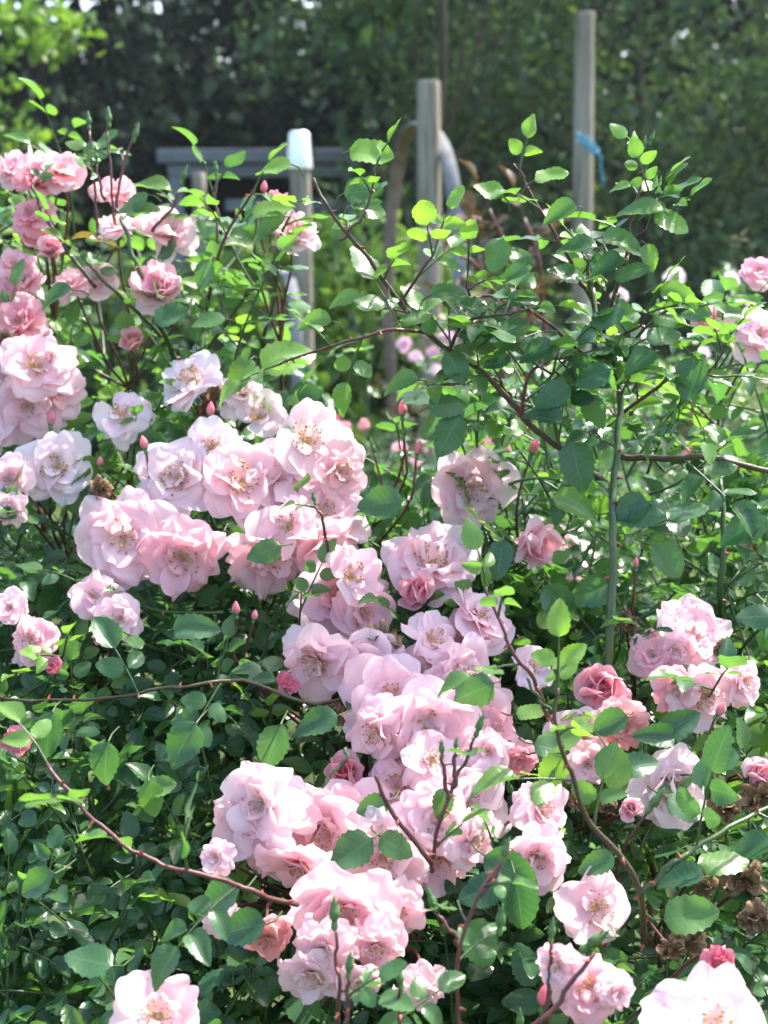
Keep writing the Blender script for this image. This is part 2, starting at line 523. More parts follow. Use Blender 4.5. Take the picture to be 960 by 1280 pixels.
# ------------------------------------------------------------------ rose flowers (meshes shared by all copies)
def petal_grid(L, W, f0, f1, p, cup, ruf, roll, rs, nu=11, nv=10, notch=0.06):
    u = np.linspace(-1, 1, nu)
    v = np.linspace(0, 1, nv)
    U, V = np.meshgrid(u, v, indexing='xy')            # (nv,nu)
    Lu = L * (1 - 0.30 * np.abs(U) ** 2.6 - notch * np.exp(-(U / 0.22) ** 2) + 0.02 * np.sin(U * 5 + rs.random() * 6))
    hw = W * (0.20 + 0.80 * np.sin(np.minimum(V / 0.68, 1) * math.pi / 2) ** 1.15) * (1 - 0.10 * np.maximum(0, V - 0.75) / 0.25)
    phi = f0 + (f1 - f0) * V ** p
    # integrate the profile
    dv = 1.0 / (nv - 1)
    rr = np.zeros_like(V); zz = np.zeros_like(V)
    pm = 0.5 * (phi[1:] + phi[:-1])
    rr[1:] = np.cumsum(np.sin(pm) * dv, 0)
    zz[1:] = np.cumsum(np.cos(pm) * dv, 0)
    rr, zz = rr * Lu, zz * Lu
    T = U * hw
    nr, nz = -np.cos(phi), np.sin(phi)
    a1, a2, k1 = rs.random() * 6.3, rs.random() * 6.3, rs.uniform(3.0, 5.5)
    edge = V ** 2.2
    off = cup * (U ** 2) * hw * (0.4 + 0.6 * V) + ruf * L * edge * (np.sin(k1 * U + a1) + 0.6 * np.sin(2.1 * k1 * U + a2) * (V ** 2))
    off = off + ruf * 0.6 * L * np.sin(V * 5 + a2) * np.abs(U)
    # rolled lip at the outer edge
    lip = np.maximum(0, V - 0.78) / 0.22
    off = off - roll * L * lip ** 2
    R = rr + nr * off + 0.03
    Zc = zz + nz * off
    tw = roll * 0
    return np.stack([R, T, Zc], -1).reshape(-1, 3), np.stack([U * .5 + .5, V], -1).reshape(-1, 2)

def petal_faces(nu=11, nv=10):
    return np.array([(i * nu + j, i * nu + j + 1, (i + 1) * nu + j + 1, (i + 1) * nu + j) for i in range(nv - 1) for j in range(nu - 1)])

PF = petal_faces()
D2R = math.pi / 180

def bloom_mesh(kind, seed):
    rs = np.random.default_rng(seed)
    V, Fc, UV, R = [], [], [], []
    n = 0
    # rings: count, length, half width, angle at base / tip (from the axis), profile power, cup, ruffle
    if kind == 'open':
        rings = [(6, 1.0, .47, 68, 102, .8, .20, .05), (6, .90, .43, 56, 88, .9, .26, .055), (5, .66, .32, 44, 84, 1, .34, .07), (4, .42, .20, 22, 74, 1.2, .4, .09)]
    elif kind == 'wide':
        rings = [(5, 1.0, .53, 74, 104, .8, .18, .05), (5, .92, .46, 62, 92, .8, .24, .055), (3, .52, .24, 36, 82, 1, .3, .09)]
    elif kind == 'full':
        rings = [(6, 1.0, .54, 66, 108, .8, .18, .05), (5, .96, .52, 54, 94, .9, .24, .05), (5, .76, .42, 42, 84, 1, .3, .06), (4, .48, .25, 22, 72, 1.1, .4, .09)]
    elif kind == 'cup':
        rings = [(5, 1.0, .52, 48, 100, 1.0, .35, .06), (5, .96, .48, 36, 76, 1.1, .42, .065), (5, .84, .42, 24, 54, 1.1, .5, .08), (4, .62, .30, 10, 36, 1.1, .6, .09)]
    elif kind == 'half':
        rings = [(5, 1.0, .56, 24, 54, 1.3, .7, .03), (4, .96, .52, 12, 24, 1.2, .85, .03), (4, .86, .44, 4, 8, 1.1, .9, .03), (3, .72, .34, 0, -4, 1.1, .95, .03)]
    elif kind == 'droop':
        rings = [(6, 1.0, .50, 72, 126, .9, .2, .06), (6, .94, .48, 60, 110, .9, .25, .07), (5, .72, .38, 44, 92, 1, .3, .09), (4, .48, .26, 24, 70, 1.2, .4, .10)]
    else:   # withered
        rings = [(6, 1.0, .40, 50, 165, .8, .8, .12), (5, .8, .34, 30, 130, .9, .9, .14), (4, .6, .26, 10, 60, 1, 1.0, .15)]
    for ri, (k, L, W, f0, f1, p, cup, ruf) in enumerate(rings):
        base = rs.random() * 6.28
        for i in range(k):
            if kind not in ('half', 'cup') and rs.random() < (0.12 if kind == 'droop' else .05):
                continue
            l = L * rs.uniform(0.80, 1.14)
            w = W * rs.uniform(0.80, 1.22)
            j0, j1 = rs.normal(0, 6), rs.normal(0, 15)
            g, uv = petal_grid(l, w, (f0 + j0) * D2R, (f1 + j1) * D2R, p, cup * rs.uniform(.6, 1.3), ruf * rs.uniform(.5, 1.6), rs.uniform(-.07, .14), rs, notch=rs.uniform(.02, .13))
            a = base + (i + rs.normal(0, .17)) * 2 * math.pi / k
            # roll the petal about its own length a little
            tt = uv[:, 1]
            ro = rs.normal(0, .16) + rs.normal(0, .38) * tt ** 1.5
            g[:, 1] = g[:, 1] + rs.normal(0, .09) * l * tt ** 2
            y = g[:, 1] * np.cos(ro)
            z = g[:, 2] + g[:, 1] * np.sin(ro) + 0.035 * ri
            x = g[:, 0]
            V.append(np.stack([x * math.cos(a) - y * math.sin(a), x * math.sin(a) + y * math.cos(a), z], -1))
            Fc.append(PF + n)
            UV.append(uv)
            R.append(np.full(len(g), min(1, max(0, rs.random() * .6 + ri * .13))))
            n += len(g)
    return np.vstack(V), np.vstack(Fc), np.vstack(UV), np.concatenate(R)

def stamen_mesh(seed, old=False, spread=55):
    rs = np.random.default_rng(seed)
    g = Geo()
    # domed centre
    th = np.linspace(0, 2 * math.pi, 9)[:-1]
    pts, rad = [(0, 0, 0.02), (0, 0, .09), (0, 0, .13), (0, 0, .15)], [.10, .10, .06, .01]
    g.tube(pts, rad, 8, 2)
    for i in range(46):
        a = rs.random() * 6.28
        f = rs.uniform(8, spread) * D2R
        l = rs.uniform(.20, .32) * (1 if not old else .9)
        d = np.array([math.cos(a) * math.sin(f), math.sin(a) * math.sin(f), math.cos(f)])
        b = np.array([math.cos(a), math.sin(a), 0]) * rs.uniform(.03, .09) + np.array([0, 0, .06])
        m = b + d * l * .5 + np.array([math.cos(a), math.sin(a), 0]) * .02
        e = b + d * l + np.array([0, 0, rs.uniform(0, .04)])
        g.tube([b, m, e], [.007, .006, .005], 3, 0, False)
        q = unit(rs.normal(0, 1, 3))
        g.tube([e - q * .022, e - q * .008, e + q * .012, e + q * .022], [.004, .017, .016, .004], 4, 1, False)
    return g

def calyx_geo(seed, reflex=True):
    rs = np.random.default_rng(seed)
    g = Geo()
    g.tube([(0, 0, -.30), (0, 0, -.22), (0, 0, -.12), (0, 0, -.03), (0, 0, .03)], [.035, .07, .105, .10, .05], 8, 0)
    for i in range(5):
        a = i * 2 * math.pi / 5 + rs.normal(0, .15)
        f0, f1 = (80, 150 + rs.normal(0, 18)) if reflex else (25, 5 + rs.normal(0, 6))
        u = np.linspace(-1, 1, 3); v = np.linspace(0, 1, 6)
        vv, ff = [], []
        r, z = .06, -.02
        for k, t in enumerate(v):
            ph = (f0 + (f1 - f0) * t) * D2R
            w = .085 * (1 - t) ** .8 * (0.6 + 1.2 * t * (1 - t) * 2) + .006
            for uu in u:
                x, y = r, uu * w
                vv.append((x * math.cos(a) - y * math.sin(a), x * math.sin(a) + y * math.cos(a), z + abs(uu) * .015))
            r += math.sin(ph) * .085; z += math.cos(ph) * .085
        for k in range(5):
            for j in range(2):
                ff.append((k * 3 + j, k * 3 + j + 1, (k + 1) * 3 + j + 1, (k + 1) * 3 + j))
        g.add(vv, ff, 0)
    return g

def template_obj(name, mesh_obj):
    COL.objects.unlink(mesh_obj)
    return mesh_obj.data

BLOOMS, STAMENS, CALYX = {}, [], []
for kind, cnt in (('open', 6), ('wide', 4), ('full', 6), ('cup', 4), ('half', 3), ('droop', 4), ('withered', 3)):
    BLOOMS[kind] = []
    for s in range(cnt):
        v, f, uv, r = bloom_mesh(kind, 100 * len(BLOOMS) + s)
        o = link_mesh('rose_bloom', v, f, [M['withered'] if kind == 'withered' else M['petal']], None, uv, {'rnd': r})
        BLOOMS[kind].append(template_obj(kind, o))
for s in range(4):
    STAMENS.append(template_obj('s', stamen_mesh(s, spread=50 + 8 * s).build('stamens', [M['filament'], M['anther'], M['pistil']])))
for s in range(3):
    CALYX.append(template_obj('c', calyx_geo(s).build('calyx', M['sepal'])))

def bud_meshes():
    """pink bud: overlapping wrapped petals; green bud: closed sepals with drawn-out tips"""
    g = Geo()
    zs = np.linspace(0, 1, 12)
    rad = .30 * np.sin(np.clip(zs * 1.05, 0, 1) * math.pi) ** .62 * (1 - .35 * zs) + .012
    prof = Geo()
    n = 14
    vv, ff = [], []
    for i, z in enumerate(zs):
        for j in range(n):
            a = j * 2 * math.pi / n + z * 1.1
            q = rad[i] * (1 + .07 * math.cos(3 * (a - z * 1.1)) * min(1, z * 2))
            vv.append((q * math.cos(a), q * math.sin(a), z * 1.0))
    for i in range(len(zs) - 1):
        for j in range(n):
            k = (j + 1) % n
            ff.append((i * n + j, i * n + k, (i + 1) * n + k, (i + 1) * n + j))
    pink = link_mesh('rose_bud', np.array(vv), ff, [M['petal']], None, np.array([((i % n) / n, .3 + .7 * (i // n) / 12) for i in range(len(vv))]), {'rnd': np.full(len(vv), .9)})
    pk = template_obj('b', pink)
    pc = template_obj('c', calyx_geo(7, False).build('sepals', M['sepal']))
    g = Geo()
    zs = [-.42, -.36, -.28, -.16, -.06, 0, .12, .28, .44, .6, .78, .95]
    rr = [.045, .10, .135, .13, .10, .115, .18, .20, .165, .10, .05, .012]
    g.tube([(0.0, 0, z) for z in zs], rr, 10, 0)
    rs = np.random.default_rng(3)
    for i in range(5):
        a = i * 1.257 + .2
        l = rs.uniform(.12, .4)
        b = np.array([math.cos(a) * .10, math.sin(a) * .10, .58])
        d = unit([math.cos(a) * .55, math.sin(a) * .55, 1])
        g.tube([b, b + d * l * .5, b + d * l], [.030, .022, .004], 4, 0, False)
        c = np.array([math.cos(a) * .17, math.sin(a) * .17, .2])
        g.tube([c * [1, 1, .2], c, np.array([math.cos(a) * .12, math.sin(a) * .12, .55])], [.02, .035, .02], 4, 0, False)
    gr = template_obj('g', g.build('rose_bud', M['sepal']))
    return pk, pc, gr
PINK_BUD, BUD_CALYX, GREEN_BUD = bud_meshes()

# ------------------------------------------------------------------ things
def thing(name, label, cat, loc, group=None):
    o = bpy.data.objects.new(name, None)
    COL.objects.link(o)
    o.location = loc
    o.empty_display_size = 0.1
    o['label'] = label
    o['category'] = cat
    if group:
        o['group'] = group
    return o

def tag(o, label, cat, group=None):
    o['label'] = label
    o['category'] = cat
    if group:
        o['group'] = group
    return o

def place(name, data, parent, origin, pos, zdir, scale, roll=None):
    o = bpy.data.objects.new(name, data)
    COL.objects.link(o)
    o.parent = parent
    z = Vector(zdir).normalized()
    q = z.to_track_quat('Z', 'Y')
    m = Matrix.Translation(Vector(np.asarray(pos) - np.asarray(origin))) @ q.to_matrix().to_4x4() @ Matrix.Rotation(random.random() * 6.28 if roll is None else roll, 4, 'Z') @ Matrix.Scale(scale, 4)
    o.matrix_local = m
    return o

TINT = {
    'white': (0.93, 0.87, 0.87), 'pale': (0.93, 0.76, 0.775), 'pink': (0.91, 0.60, 0.64), 'rose': (0.88, 0.43, 0.48),
    'deep': (0.82, 0.29, 0.37), 'salmon': (0.86, 0.46, 0.43), 'crimson': (0.62, 0.06, 0.16), 'snow': (0.90, 0.88, 0.86), 'lilac': (0.80, 0.55, 0.70),
}

class Bush:
    def __init__(self, name, label, base, group, cat='rose bush'):
        self.base = np.asarray(base, float)
        self.root = thing(name, label, cat, self.base, group)
        self.lv = Leaves(self.base)
        self.stems = Geo(self.base)
        self.heads = []            # (base point, facing) of flowers to be carried by canes
    def bloom(self, px, py, size, d, fx, fy, kind='open', tint='pale', spots=0.0, label=None, carry=True, detail=True):
        fz = math.sqrt(max(0.05, 1 - fx * fx - fy * fy))
        dr = unit(RIGHT * fx + UP * fy - FWD * fz)
        sc = size / 2.0 * d / F * {'half': 1.55, 'cup': 1.25, 'droop': 1.12, 'withered': 1.12, 'full': 1.12, 'open': 1.07}.get(kind, 1.02)
        pos = P(px, py, d) - dr * sc * {'half': .55, 'cup': .45, 'full': .3}.get(kind, .15)
        o = place('withered_bloom' if kind == 'withered' else 'rose_bloom', random.choice(BLOOMS[kind]), self.root, self.base, pos, dr, sc)
        c = TINT[tint]
        h = random.uniform(-.03, .03)
        o.color = (min(1, c[0] + h * .4), c[1] + h, c[2] + h, 1.0 - spots)
        if label:
            o['label'] = label
        if kind in ('open', 'wide', 'droop', 'full') and detail:
            s = bpy.data.objects.new('stamens', random.choice(STAMENS))
            COL.objects.link(s)
            s.parent = o
            s.scale = (1.25, 1.25, 1.2)
            if kind == 'full':
                s.scale = (1.0, 1.0, 1.0)
        if detail:
            k = bpy.data.objects.new('calyx', random.choice(CALYX))
            COL.objects.link(k)
            k.parent = o
        if carry:
            self.heads.append((pos - dr * sc * .28, dr))
        return o
    def bud(self, px, py, length, d, fx=0.0, fy=0.95, pink=False, tint='deep', carry=True):
        fz = math.sqrt(max(0.02, 1 - fx * fx - fy * fy))
        dr = unit(RIGHT * fx + UP * fy - FWD * fz * .5)
        sc = length * d / F / (1.25 if pink else 1.5)
        pos = P(px, py, d) - dr * sc * (.4 if pink else .3)
        o = place('rose_bud', PINK_BUD if pink else GREEN_BUD, self.root, self.base, pos, dr, sc)
        o.color = (*TINT[tint], 1.0)
        if pink:
            k = bpy.data.objects.new('sepals', BUD_CALYX)
            COL.objects.link(k)
            k.parent = o
            k.scale = (1.5, 1.5, 1.3)
        if carry:
            self.heads.append((pos - dr * sc * .35, dr))
        return pos - dr * sc * .35
    def cane(self, pts, r0, r1, mat='red_cane', leaf=0.033, age=0.1, step=0.05, leaves=True, thorns=True, start=.1, tip=True, tip_age=None, n_pairs=2, n=None):
        pp = spline([P(*p) for p in pts], n or max(8, 5 * len(pts)))
        g = Geo(self.base)
        kn = np.repeat(rng.normal(0, .0016, (len(pp) // 3 + 2, 3)), 3, 0)[:len(pp)]
        kn[0] = 0
        pp = pp + kn * np.array([1, .6, 1]) * .5
        g.tube(pp, np.linspace(r0, r1, len(pp)), 8, 0)
        if thorns:
            self._thorns(g, pp, r0, r1)
        o = g.build('cane', [M[mat], M['thorn']], self.root)
        if leaves:
            along_leaves(self.lv, self.stems, pp, leaf, age, step, n_pairs, tip, start, tip_age=tip_age)
        return o
    def _thorns(self, g, pp, r0, r1, gap=0.022):
        seg = np.linalg.norm(np.diff(pp, axis=0), axis=1)
        acc = random.uniform(0, gap)
        for i in range(len(seg)):
            acc += seg[i]
            if acc > gap:
                acc = random.uniform(-.015, .01)
                t = unit(pp[i + 1] - pp[i])
                o = unit(np.cross(t, rng.normal(0, 1, 3)))
                r = r0 + (r1 - r0) * i / len(seg)
                b = pp[i] + o * r * .6
                h = 0.0035 + r * .9
                g.tube([b, b + o * h * .6 - t * h * .05, b + o * h - t * h * .35], [h * .34, h * .16, h * .02], 5, 1, False)
    def carry_heads(self, reach=0.13, mat='red_cane'):
        """groups flowers into clusters; each cluster gets its own cane from the bush's base"""
        heads = list(self.heads)
        while heads:
            seed = heads.pop(0)
            grp = [seed] + [h for h in heads if np.linalg.norm(h[0] - seed[0]) < reach]
            heads = [h for h in heads if not any(h is q for q in grp)]
            c = np.mean([h[0] for h in grp], 0)
            fc = unit(np.mean([h[1] for h in grp], 0))
            node = c - fc * .05 + np.array([random.gauss(0, .015), .055, -.10])
            g = Geo(self.base)
            for p, dr in grp:
                q = p - dr * .035 + np.array([0, 0.01, -.012])
                g.tube(spline([p, q, (q + node) / 2 + np.array([random.gauss(0, .008), .012, -.008]), node], 9), np.linspace(.0011, .0019, 9), 6, 0, False)
            foot = self.base + np.array([random.gauss(0, .10), random.gauss(0, .08), 0])
            mid = node * .55 + foot * .45 + np.array([random.gauss(0, .05), random.gauss(0.03, .03), .12])
            path = spline([node, node * .8 + mid * .2 + np.array([0, .01, -.02]), mid, foot], 18)
            g.tube(path, np.linspace(.0020, .0055, 18), 7, 0)
            self._thorns(g, path, .002, .005, .05)
            g.build('cane', [M[mat], M['thorn']], self.root)
            along_leaves(self.lv, self.stems, path[:8], .034, .05, .05, 2, False, .0)
    def key_leaf(self, px, py, size, d, ang, age=0.1, tilt=0.5, rnd=None, up=None):
        """one leaflet whose blade is seen at a photo position; ang is the screen direction it points"""
        a = math.radians(ang)
        x = RIGHT * math.cos(a) + UP * math.sin(a) + FWD * random.uniform(-.25, .25)
        z = -FWD * (1 - tilt) + np.array([0, 0, 1.0]) * tilt + np.array([random.gauss(0, .12) for _ in range(3)])
        s = size * d / F
        c = P(px, py, d) - unit(x) * s * .5
        self.lv.leaf(c, x, z, s, age, rnd)
        self.stems.tube([c, c - unit(x) * .006 + np.array([0, .008, -.003]), c - unit(x) * .009 + np.array([0, .035, -.010])], .0008, 4, 0, False)
    def fill(self, n, box, dfun, thick, size=0.031, age=(0.02, 0.12), young=0.12, length=(.08, .16), mask=None, step=.034):
        k = tries = 0
        while k < n and tries < n * 30:
            tries += 1
            px = random.uniform(box[0], box[2]); py = random.uniform(box[1], box[3])
            if mask and random.random() > mask(px, py):
                continue
            dep = dfun(px, py) + .03 + random.random() ** 1.3 * thick
            p0 = P(px, py, dep) - np.array([0, 0, .05])
            if p0[2] < .12:
                continue
            d = np.array([random.gauss(0, .55), random.gauss(-.25, .5), random.uniform(.25, 1.1)])
            ag = random.uniform(*age) if random.random() > young else random.uniform(.35, .85)
            leafy_twig(self.lv, self.stems, p0, d, random.uniform(*length), size * random.uniform(.8, 1.15), ag, step)
            k += 1
    def done(self, leaf='leaf', twig='cane'):
        if self.stems.n:
            self.stems.build('twigs', M[twig], self.root)['kind'] = 'stuff'
        f = self.lv.build('foliage', M[leaf], self.root)
        return f

def D(px, py):
    """distance of the flowering front of the bed: near at the foot of the view, farther towards the top"""
    return 0.98 + (1280 - py) / 1080.0 * .66

GLARE_HAZE = 0.0009  # density of the added volume that imitates lens glare
GR = 'shrub roses of the flower bed'
# ---- the bush in the middle
A = Bush('rose_bush', 'pale pink rose bush heaped with dense clusters of open blooms, mid-bed', (0.0, 1.52, 0), GR)
mid_blooms = [
    (240, 474, 92, 0, .72, 'wide', 'white'), (325, 520, 72, .1, .35, 'wide', 'white'), (300, 490, 60, .2, .6, 'droop', 'white'), (385, 550, 112, .3, .35, 'wide', 'white'),
    (425, 588, 82, .45, -.05, 'open', 'pale'), (222, 598, 112, -.08, .12, 'open', 'white'), (302, 602, 112, .05, .12, 'open', 'pale'),
    (408, 636, 112, .25, .62, 'full', 'pale'), (362, 655, 80, -.2, .5, 'wide', 'pale'), (155, 672, 122, .0, .05, 'open', 'pale'), (228, 697, 100, -.12, -.42, 'droop', 'pink'),
    (340, 697, 104, .1, -.45, 'droop', 'pale'), (590, 610, 102, .32, .05, 'open', 'pale'), (540, 703, 118, .12, .58, 'open', 'pale'),
    (520, 738, 48, -.45, -.2, 'half', 'rose'), (603, 768, 96, .35, .3, 'full', 'pale'), (420, 745, 112, -.05, .3, 'full', 'pale'), (455, 770, 84, .4, .0, 'full', 'pink'),
    (395, 826, 106, -.1, -.28, 'open', 'pale'), (488, 870, 118, -.12, .1, 'full', 'pale'), (575, 845, 98, .1, .12, 'open', 'pale'),
    (542, 800, 78, 0, .5, 'wide', 'pale'), (535, 905, 112, .1, -.3, 'full', 'pale'), (610, 880, 80, .4, -.2, 'full', 'pale'), (667, 832, 62, .1, .35, 'wide', 'white'),
    (668, 682, 58, .6, .1, 'half', 'pink'), (430, 968, 52, -.1, .4, 'half', 'rose'), (322, 1005, 104, -.4, .2, 'full', 'white'),
    (332, 1062, 84, -.2, -.45, 'open', 'pale'), (405, 1045, 132, -.25, .15, 'full', 'pale'), (496, 985, 104, 0, .48, 'open', 'pale'),
    (590, 1005, 106, .42, .12, 'full', 'white'), (478, 1072, 116, .05, -.05, 'open', 'pale'), (432, 1142, 124, -.2, -.45, 'full', 'pale'), (545, 1080, 84, .3, -.3, 'full', 'pale'),
    (372, 1090, 100, -.45, -.3, 'full', 'pale'), (495, 1140, 80, .1, -.5, 'droop', 'pale'), (540, 950, 80, .2, .5, 'wide', 'pale'),
    (390, 1218, 84, -.2, -.3, 'droop', 'pale'), (332, 1172, 62, .1, -.4, 'droop', 'salmon'), (530, 1238, 66, 0, -.3, 'droop', 'pale'), (450, 1228, 66, .1, -.3, 'wide', 'pale'), (275, 1150, 50, -.3, 0, 'droop', 'pale'),
    (270, 1072, 46, -.3, .1, 'droop', 'pale'), (300, 1038, 84, -.45, .0, 'full', 'pale'), (355, 1012, 90, -.1, .45, 'wide', 'pale'), (450, 1020, 92, .0, .3, 'open', 'pale'), (545, 1030, 92, .25, .1, 'full', 'pale'), (590, 1050, 70, .5, -.2, 'droop', 'pale'),
    (470, 1182, 70, .1, -.5, 'droop', 'pale'), (405, 1185, 76, -.3, -.5, 'droop', 'pale'), (455, 835, 90, -.2, .2, 'full', 'pale'), (530, 850, 96, .1, .3, 'open', 'pale'), (470, 915, 84, -.3, -.3, 'droop', 'pale'), (590, 905, 84, .2, -.3, 'full', 'pale'), (575, 800, 80, .2, .4, 'wide', 'pale'),
    (350, 600, 84, .1, .2, 'full', 'pale'), (265, 560, 80, -.1, .5, 'wide', 'white'), (405, 690, 80, .3, -.1, 'full', 'pale'), (440, 720, 90, .3, .3, 'wide', 'pale'), (198, 1270, 116, -.05, .52, 'wide', 'pale'),
]
for px, py, s, fx, fy, k, t in mid_blooms:
    A.bloom(px, py, s * 1.03, D(px, py) + random.uniform(-.025, .03), fx + random.gauss(0, .16), fy + random.gauss(0, .14), k, t)
for px, py, s, dz in ((478, 805, 50, -.02), (418, 895, 36, .02), (262, 518, 40, .05), (125, 612, 34, -.02)):
    A.bloom(px, py, s, D(px, py) + dz, random.uniform(-.3, .3), -.4, 'withered', 'pale')
for px, py, l, fx, pink in ((263, 513, 24, .1, True), (180, 555, 24, -.2, True), (295, 762, 24, 0, True), (318, 770, 18, .2, True), (503, 512, 26, 0, True), (667, 560, 28, .3, True), (523, 562, 24, .2, True),
                      (466, 560, 30, -.2, False), (505, 540, 22, 0, False)):
    A.bud(px, py, l, D(px, py) - .02, fx, .93, pink)
# dark red flower stalks with green buds standing in front of the clusters
for px, py, l, fx, fy, cane in (
        (418, 1140, 52, .0, .98, [(422, 1290, .93), (424, 1230, .92), (419, 1165, .92)]),
        (600, 905, 40, .3, .9, [(540, 1090, .98), (545, 1040, .97), (570, 975, .97), (594, 922, .97)]),
        (392, 622, 22, -.2, .9, [(410, 690, 1.3), (404, 655, 1.29), (394, 632, 1.29)]),
        (552, 935, 30, -.05, .98, [(560, 1000, .96), (556, 970, .96), (553, 948, .96)]),
        (570, 930, 24, .1, .95, [(566, 985, .96), (568, 950, .96), (570, 940, .96)]),
        (626, 1148, 50, .1, .97, [(575, 1290, .93), (573, 1195, .93), (600, 1120, .93), (640, 1062, .94)]),
        (632, 1062, 40, .3, .92, [(600, 1120, .93), (618, 1095, .93), (628, 1076, .93)]),
        (690, 1162, 40, .1, .97, [(684, 1280, .93), (686, 1220, .93), (690, 1178, .93)]),
        (540, 1125, 40, -.3, .9, [(576, 1185, .94), (560, 1160, .94), (544, 1138, .94)]),
        (437, 1205, 44, .1, .95, [(430, 1290, .9), (433, 1250, .9), (436, 1220, .9)]),
        (500, 1222, 40, -.1, .95, [(500, 1300, .9), (500, 1260, .9), (500, 1236, .9)])):
    A.bud(px, py, l, cane[-1][2], fx, fy, False, carry=False)
    A.cane(cane, .0016, .0011, 'red_cane', leaf=.022, step=.055, thorns=True, tip=False, start=.15, n_pairs=1, age=.2)
A.cane([(432, 935, .99), (425, 955, .985), (400, 985, .98)], .0012, .001, 'cane', leaves=False, thorns=False)
A.cane([(540, 1080, .97), (500, 1030, .96), (480, 1000, .955), (470, 970, .95)], .002, .0012, 'red_cane', leaves=False)
# the cane reaching out low at the left and the one above it
A.cane([(372, 1131, .99), (330, 1120, .97), (290, 1103, .96), (235, 1090, .95), (180, 1072, .95), (135, 1040, .95), (95, 1000, .95), (58, 955, .96)], .0019, .0012, 'red_cane', leaf=.031, step=.045, age=.15, tip_age=.6, start=.12)
A.cane([(480, 850, 1.3), (400, 880, 1.22), (300, 850, 1.2), (225, 858, 1.18), (150, 870, 1.19), (70, 876, 1.2), (-30, 868, 1.22)], .0017, .0012, 'brown_cane', leaf=.032, step=.07)
A.cane([(280, 765, 1.36), (210, 765, 1.36), (150, 750, 1.36), (95, 728, 1.37)], .0018, .0013, 'cane', leaf=.032, step=.06)
A.carry_heads()
A.fill(330, (-120, 640, 760, 1480), lambda x, y: D(x, y) + .09, .5, .031)
A.fill(60, (250, 580, 700, 900), lambda x, y: D(x, y) + .09, .3, .034)
A.fill(180, (-120, 800, 300, 1400), lambda x, y: D(x, y) + .06, .34, .025, young=.32, length=(.06, .13))
A.fill(70, (250, 700, 700, 1400), lambda x, y: D(x, y) + .22, .3, .030, young=.2)
# leaves that stand out against the flowers
for px, py, s, ang, age, tilt in (
        (590, 866, 62, 205, .08, .35), (440, 1066, 64, 215, .12, .4), (465, 1008, 44, 200, .1, .2), (553, 1006, 42, 260, .1, .1), (495, 1058, 48, 330, .1, .3), (330, 690, 46, 200, .25, .4),
        (735, 960, 0, 0, 0, 0), (360, 445, 74, 30, .75, .6), (550, 528, 66, 200, .05, .3), (598, 508, 58, 170, .05, .5), (530, 498, 58, 185, .1, .6), (640, 1090, 80, 330, .02, .3), (600, 1180, 70, 300, .02, .3),
        (300, 1160, 66, 190, .02, .4), (110, 1200, 66, 170, .05, .5), (270, 1122, 66, 200, .05, .5), (245, 785, 60, 5, .02, .4), (340, 935, 62, 250, .02, .3), (395, 905, 60, 200, .02, .4), (475, 630, 58, 190, .05, .4),
        (470, 600, 0, 0, 0, 0), (190, 1000, 48, 280, .5, .4), (200, 985, 44, 10, .5, .6), (45, 1105, 58, 210, .1, .4), (130, 955, 56, 260, .05, .3), (230, 930, 62, 240, .03, .3), (60, 920, 60, 260, .05, .3),
        (625, 700, 52, 260, .02, .3), (600, 1115, 60, 200, .02, .4), (540, 880, 0, 0, 0, 0)):
    if s:
        A.key_leaf(px, py, s, D(px, py) - .045, ang, age, tilt)
A.done()

# ---- the bush at the left
def DB(px, py):
    return 1.42 + (660 - py) / 470.0 * .20
B = Bush('rose_bush', 'deeper pink rose bush with red-stalked green buds, in front of the wooden shelter', (-0.42, 1.95, 0), GR)
for px, py, s, fx, fy, k, t in (
        (20, 210, 56, -.3, .7, 'cup', 'pink'), (78, 210, 72, .35, .75, 'full', 'pink'), (45, 222, 50, 0, .5, 'cup', 'rose'), (40, 268, 56, -.2, .4, 'droop', 'rose'), (46, 290, 44, .1, -.3, 'droop', 'rose'), (145, 238, 54, .1, .75, 'full', 'pink'),
        (148, 282, 58, .1, .8, 'wide', 'pale'), (212, 286, 80, .25, .62, 'full', 'pale'), (196, 356, 66, -.15, .4, 'cup', 'pink'), (118, 346, 54, .1, .6, 'full', 'pale'), (88, 352, 50, -.2, .6, 'full', 'pink'),
        (30, 352, 52, -.2, .5, 'full', 'pink'), (64, 312, 34, .2, .3, 'half', 'pink'), (22, 400, 74, -.2, .4, 'full', 'rose'), (50, 458, 98, .12, .3, 'open', 'pale'), (8, 470, 84, -.25, .25, 'full', 'pale'),
        (34, 508, 84, .1, -.15, 'full', 'pale'), (70, 584, 96, .0, .12, 'open', 'snow'), (10, 600, 66, -.2, .1, 'full', 'pale'), (12, 636, 44, 0, -.2, 'droop', 'pale'),
        (152, 518, 82, .05, .62, 'wide', 'white'), (366, 290, 68, .12, .5, 'open', 'pale'), (163, 426, 34, .1, .5, 'half', 'salmon'), (345, 248, 24, .2, .8, 'half', 'deep'), (5, 375, 66, -.2, .3, 'full', 'rose'), (18, 330, 46, .1, .5, 'full', 'pink'), (75, 490, 60, .4, .0, 'full', 'pale'), (-20, 540, 70, 0, .3, 'full', 'pale'), (62, 210, 44, -.2, .3, 'droop', 'pink')):
    B.bloom(px, py, s * .98, DB(px, py) + random.uniform(-.03, .03), fx, fy, k, t)
B.bloom(8, 430, 34, 1.5, 0, -.4, 'withered', 'pale')
B.bloom(270, 500, 40, 1.48, 0.2, -.3, 'withered', 'pale')
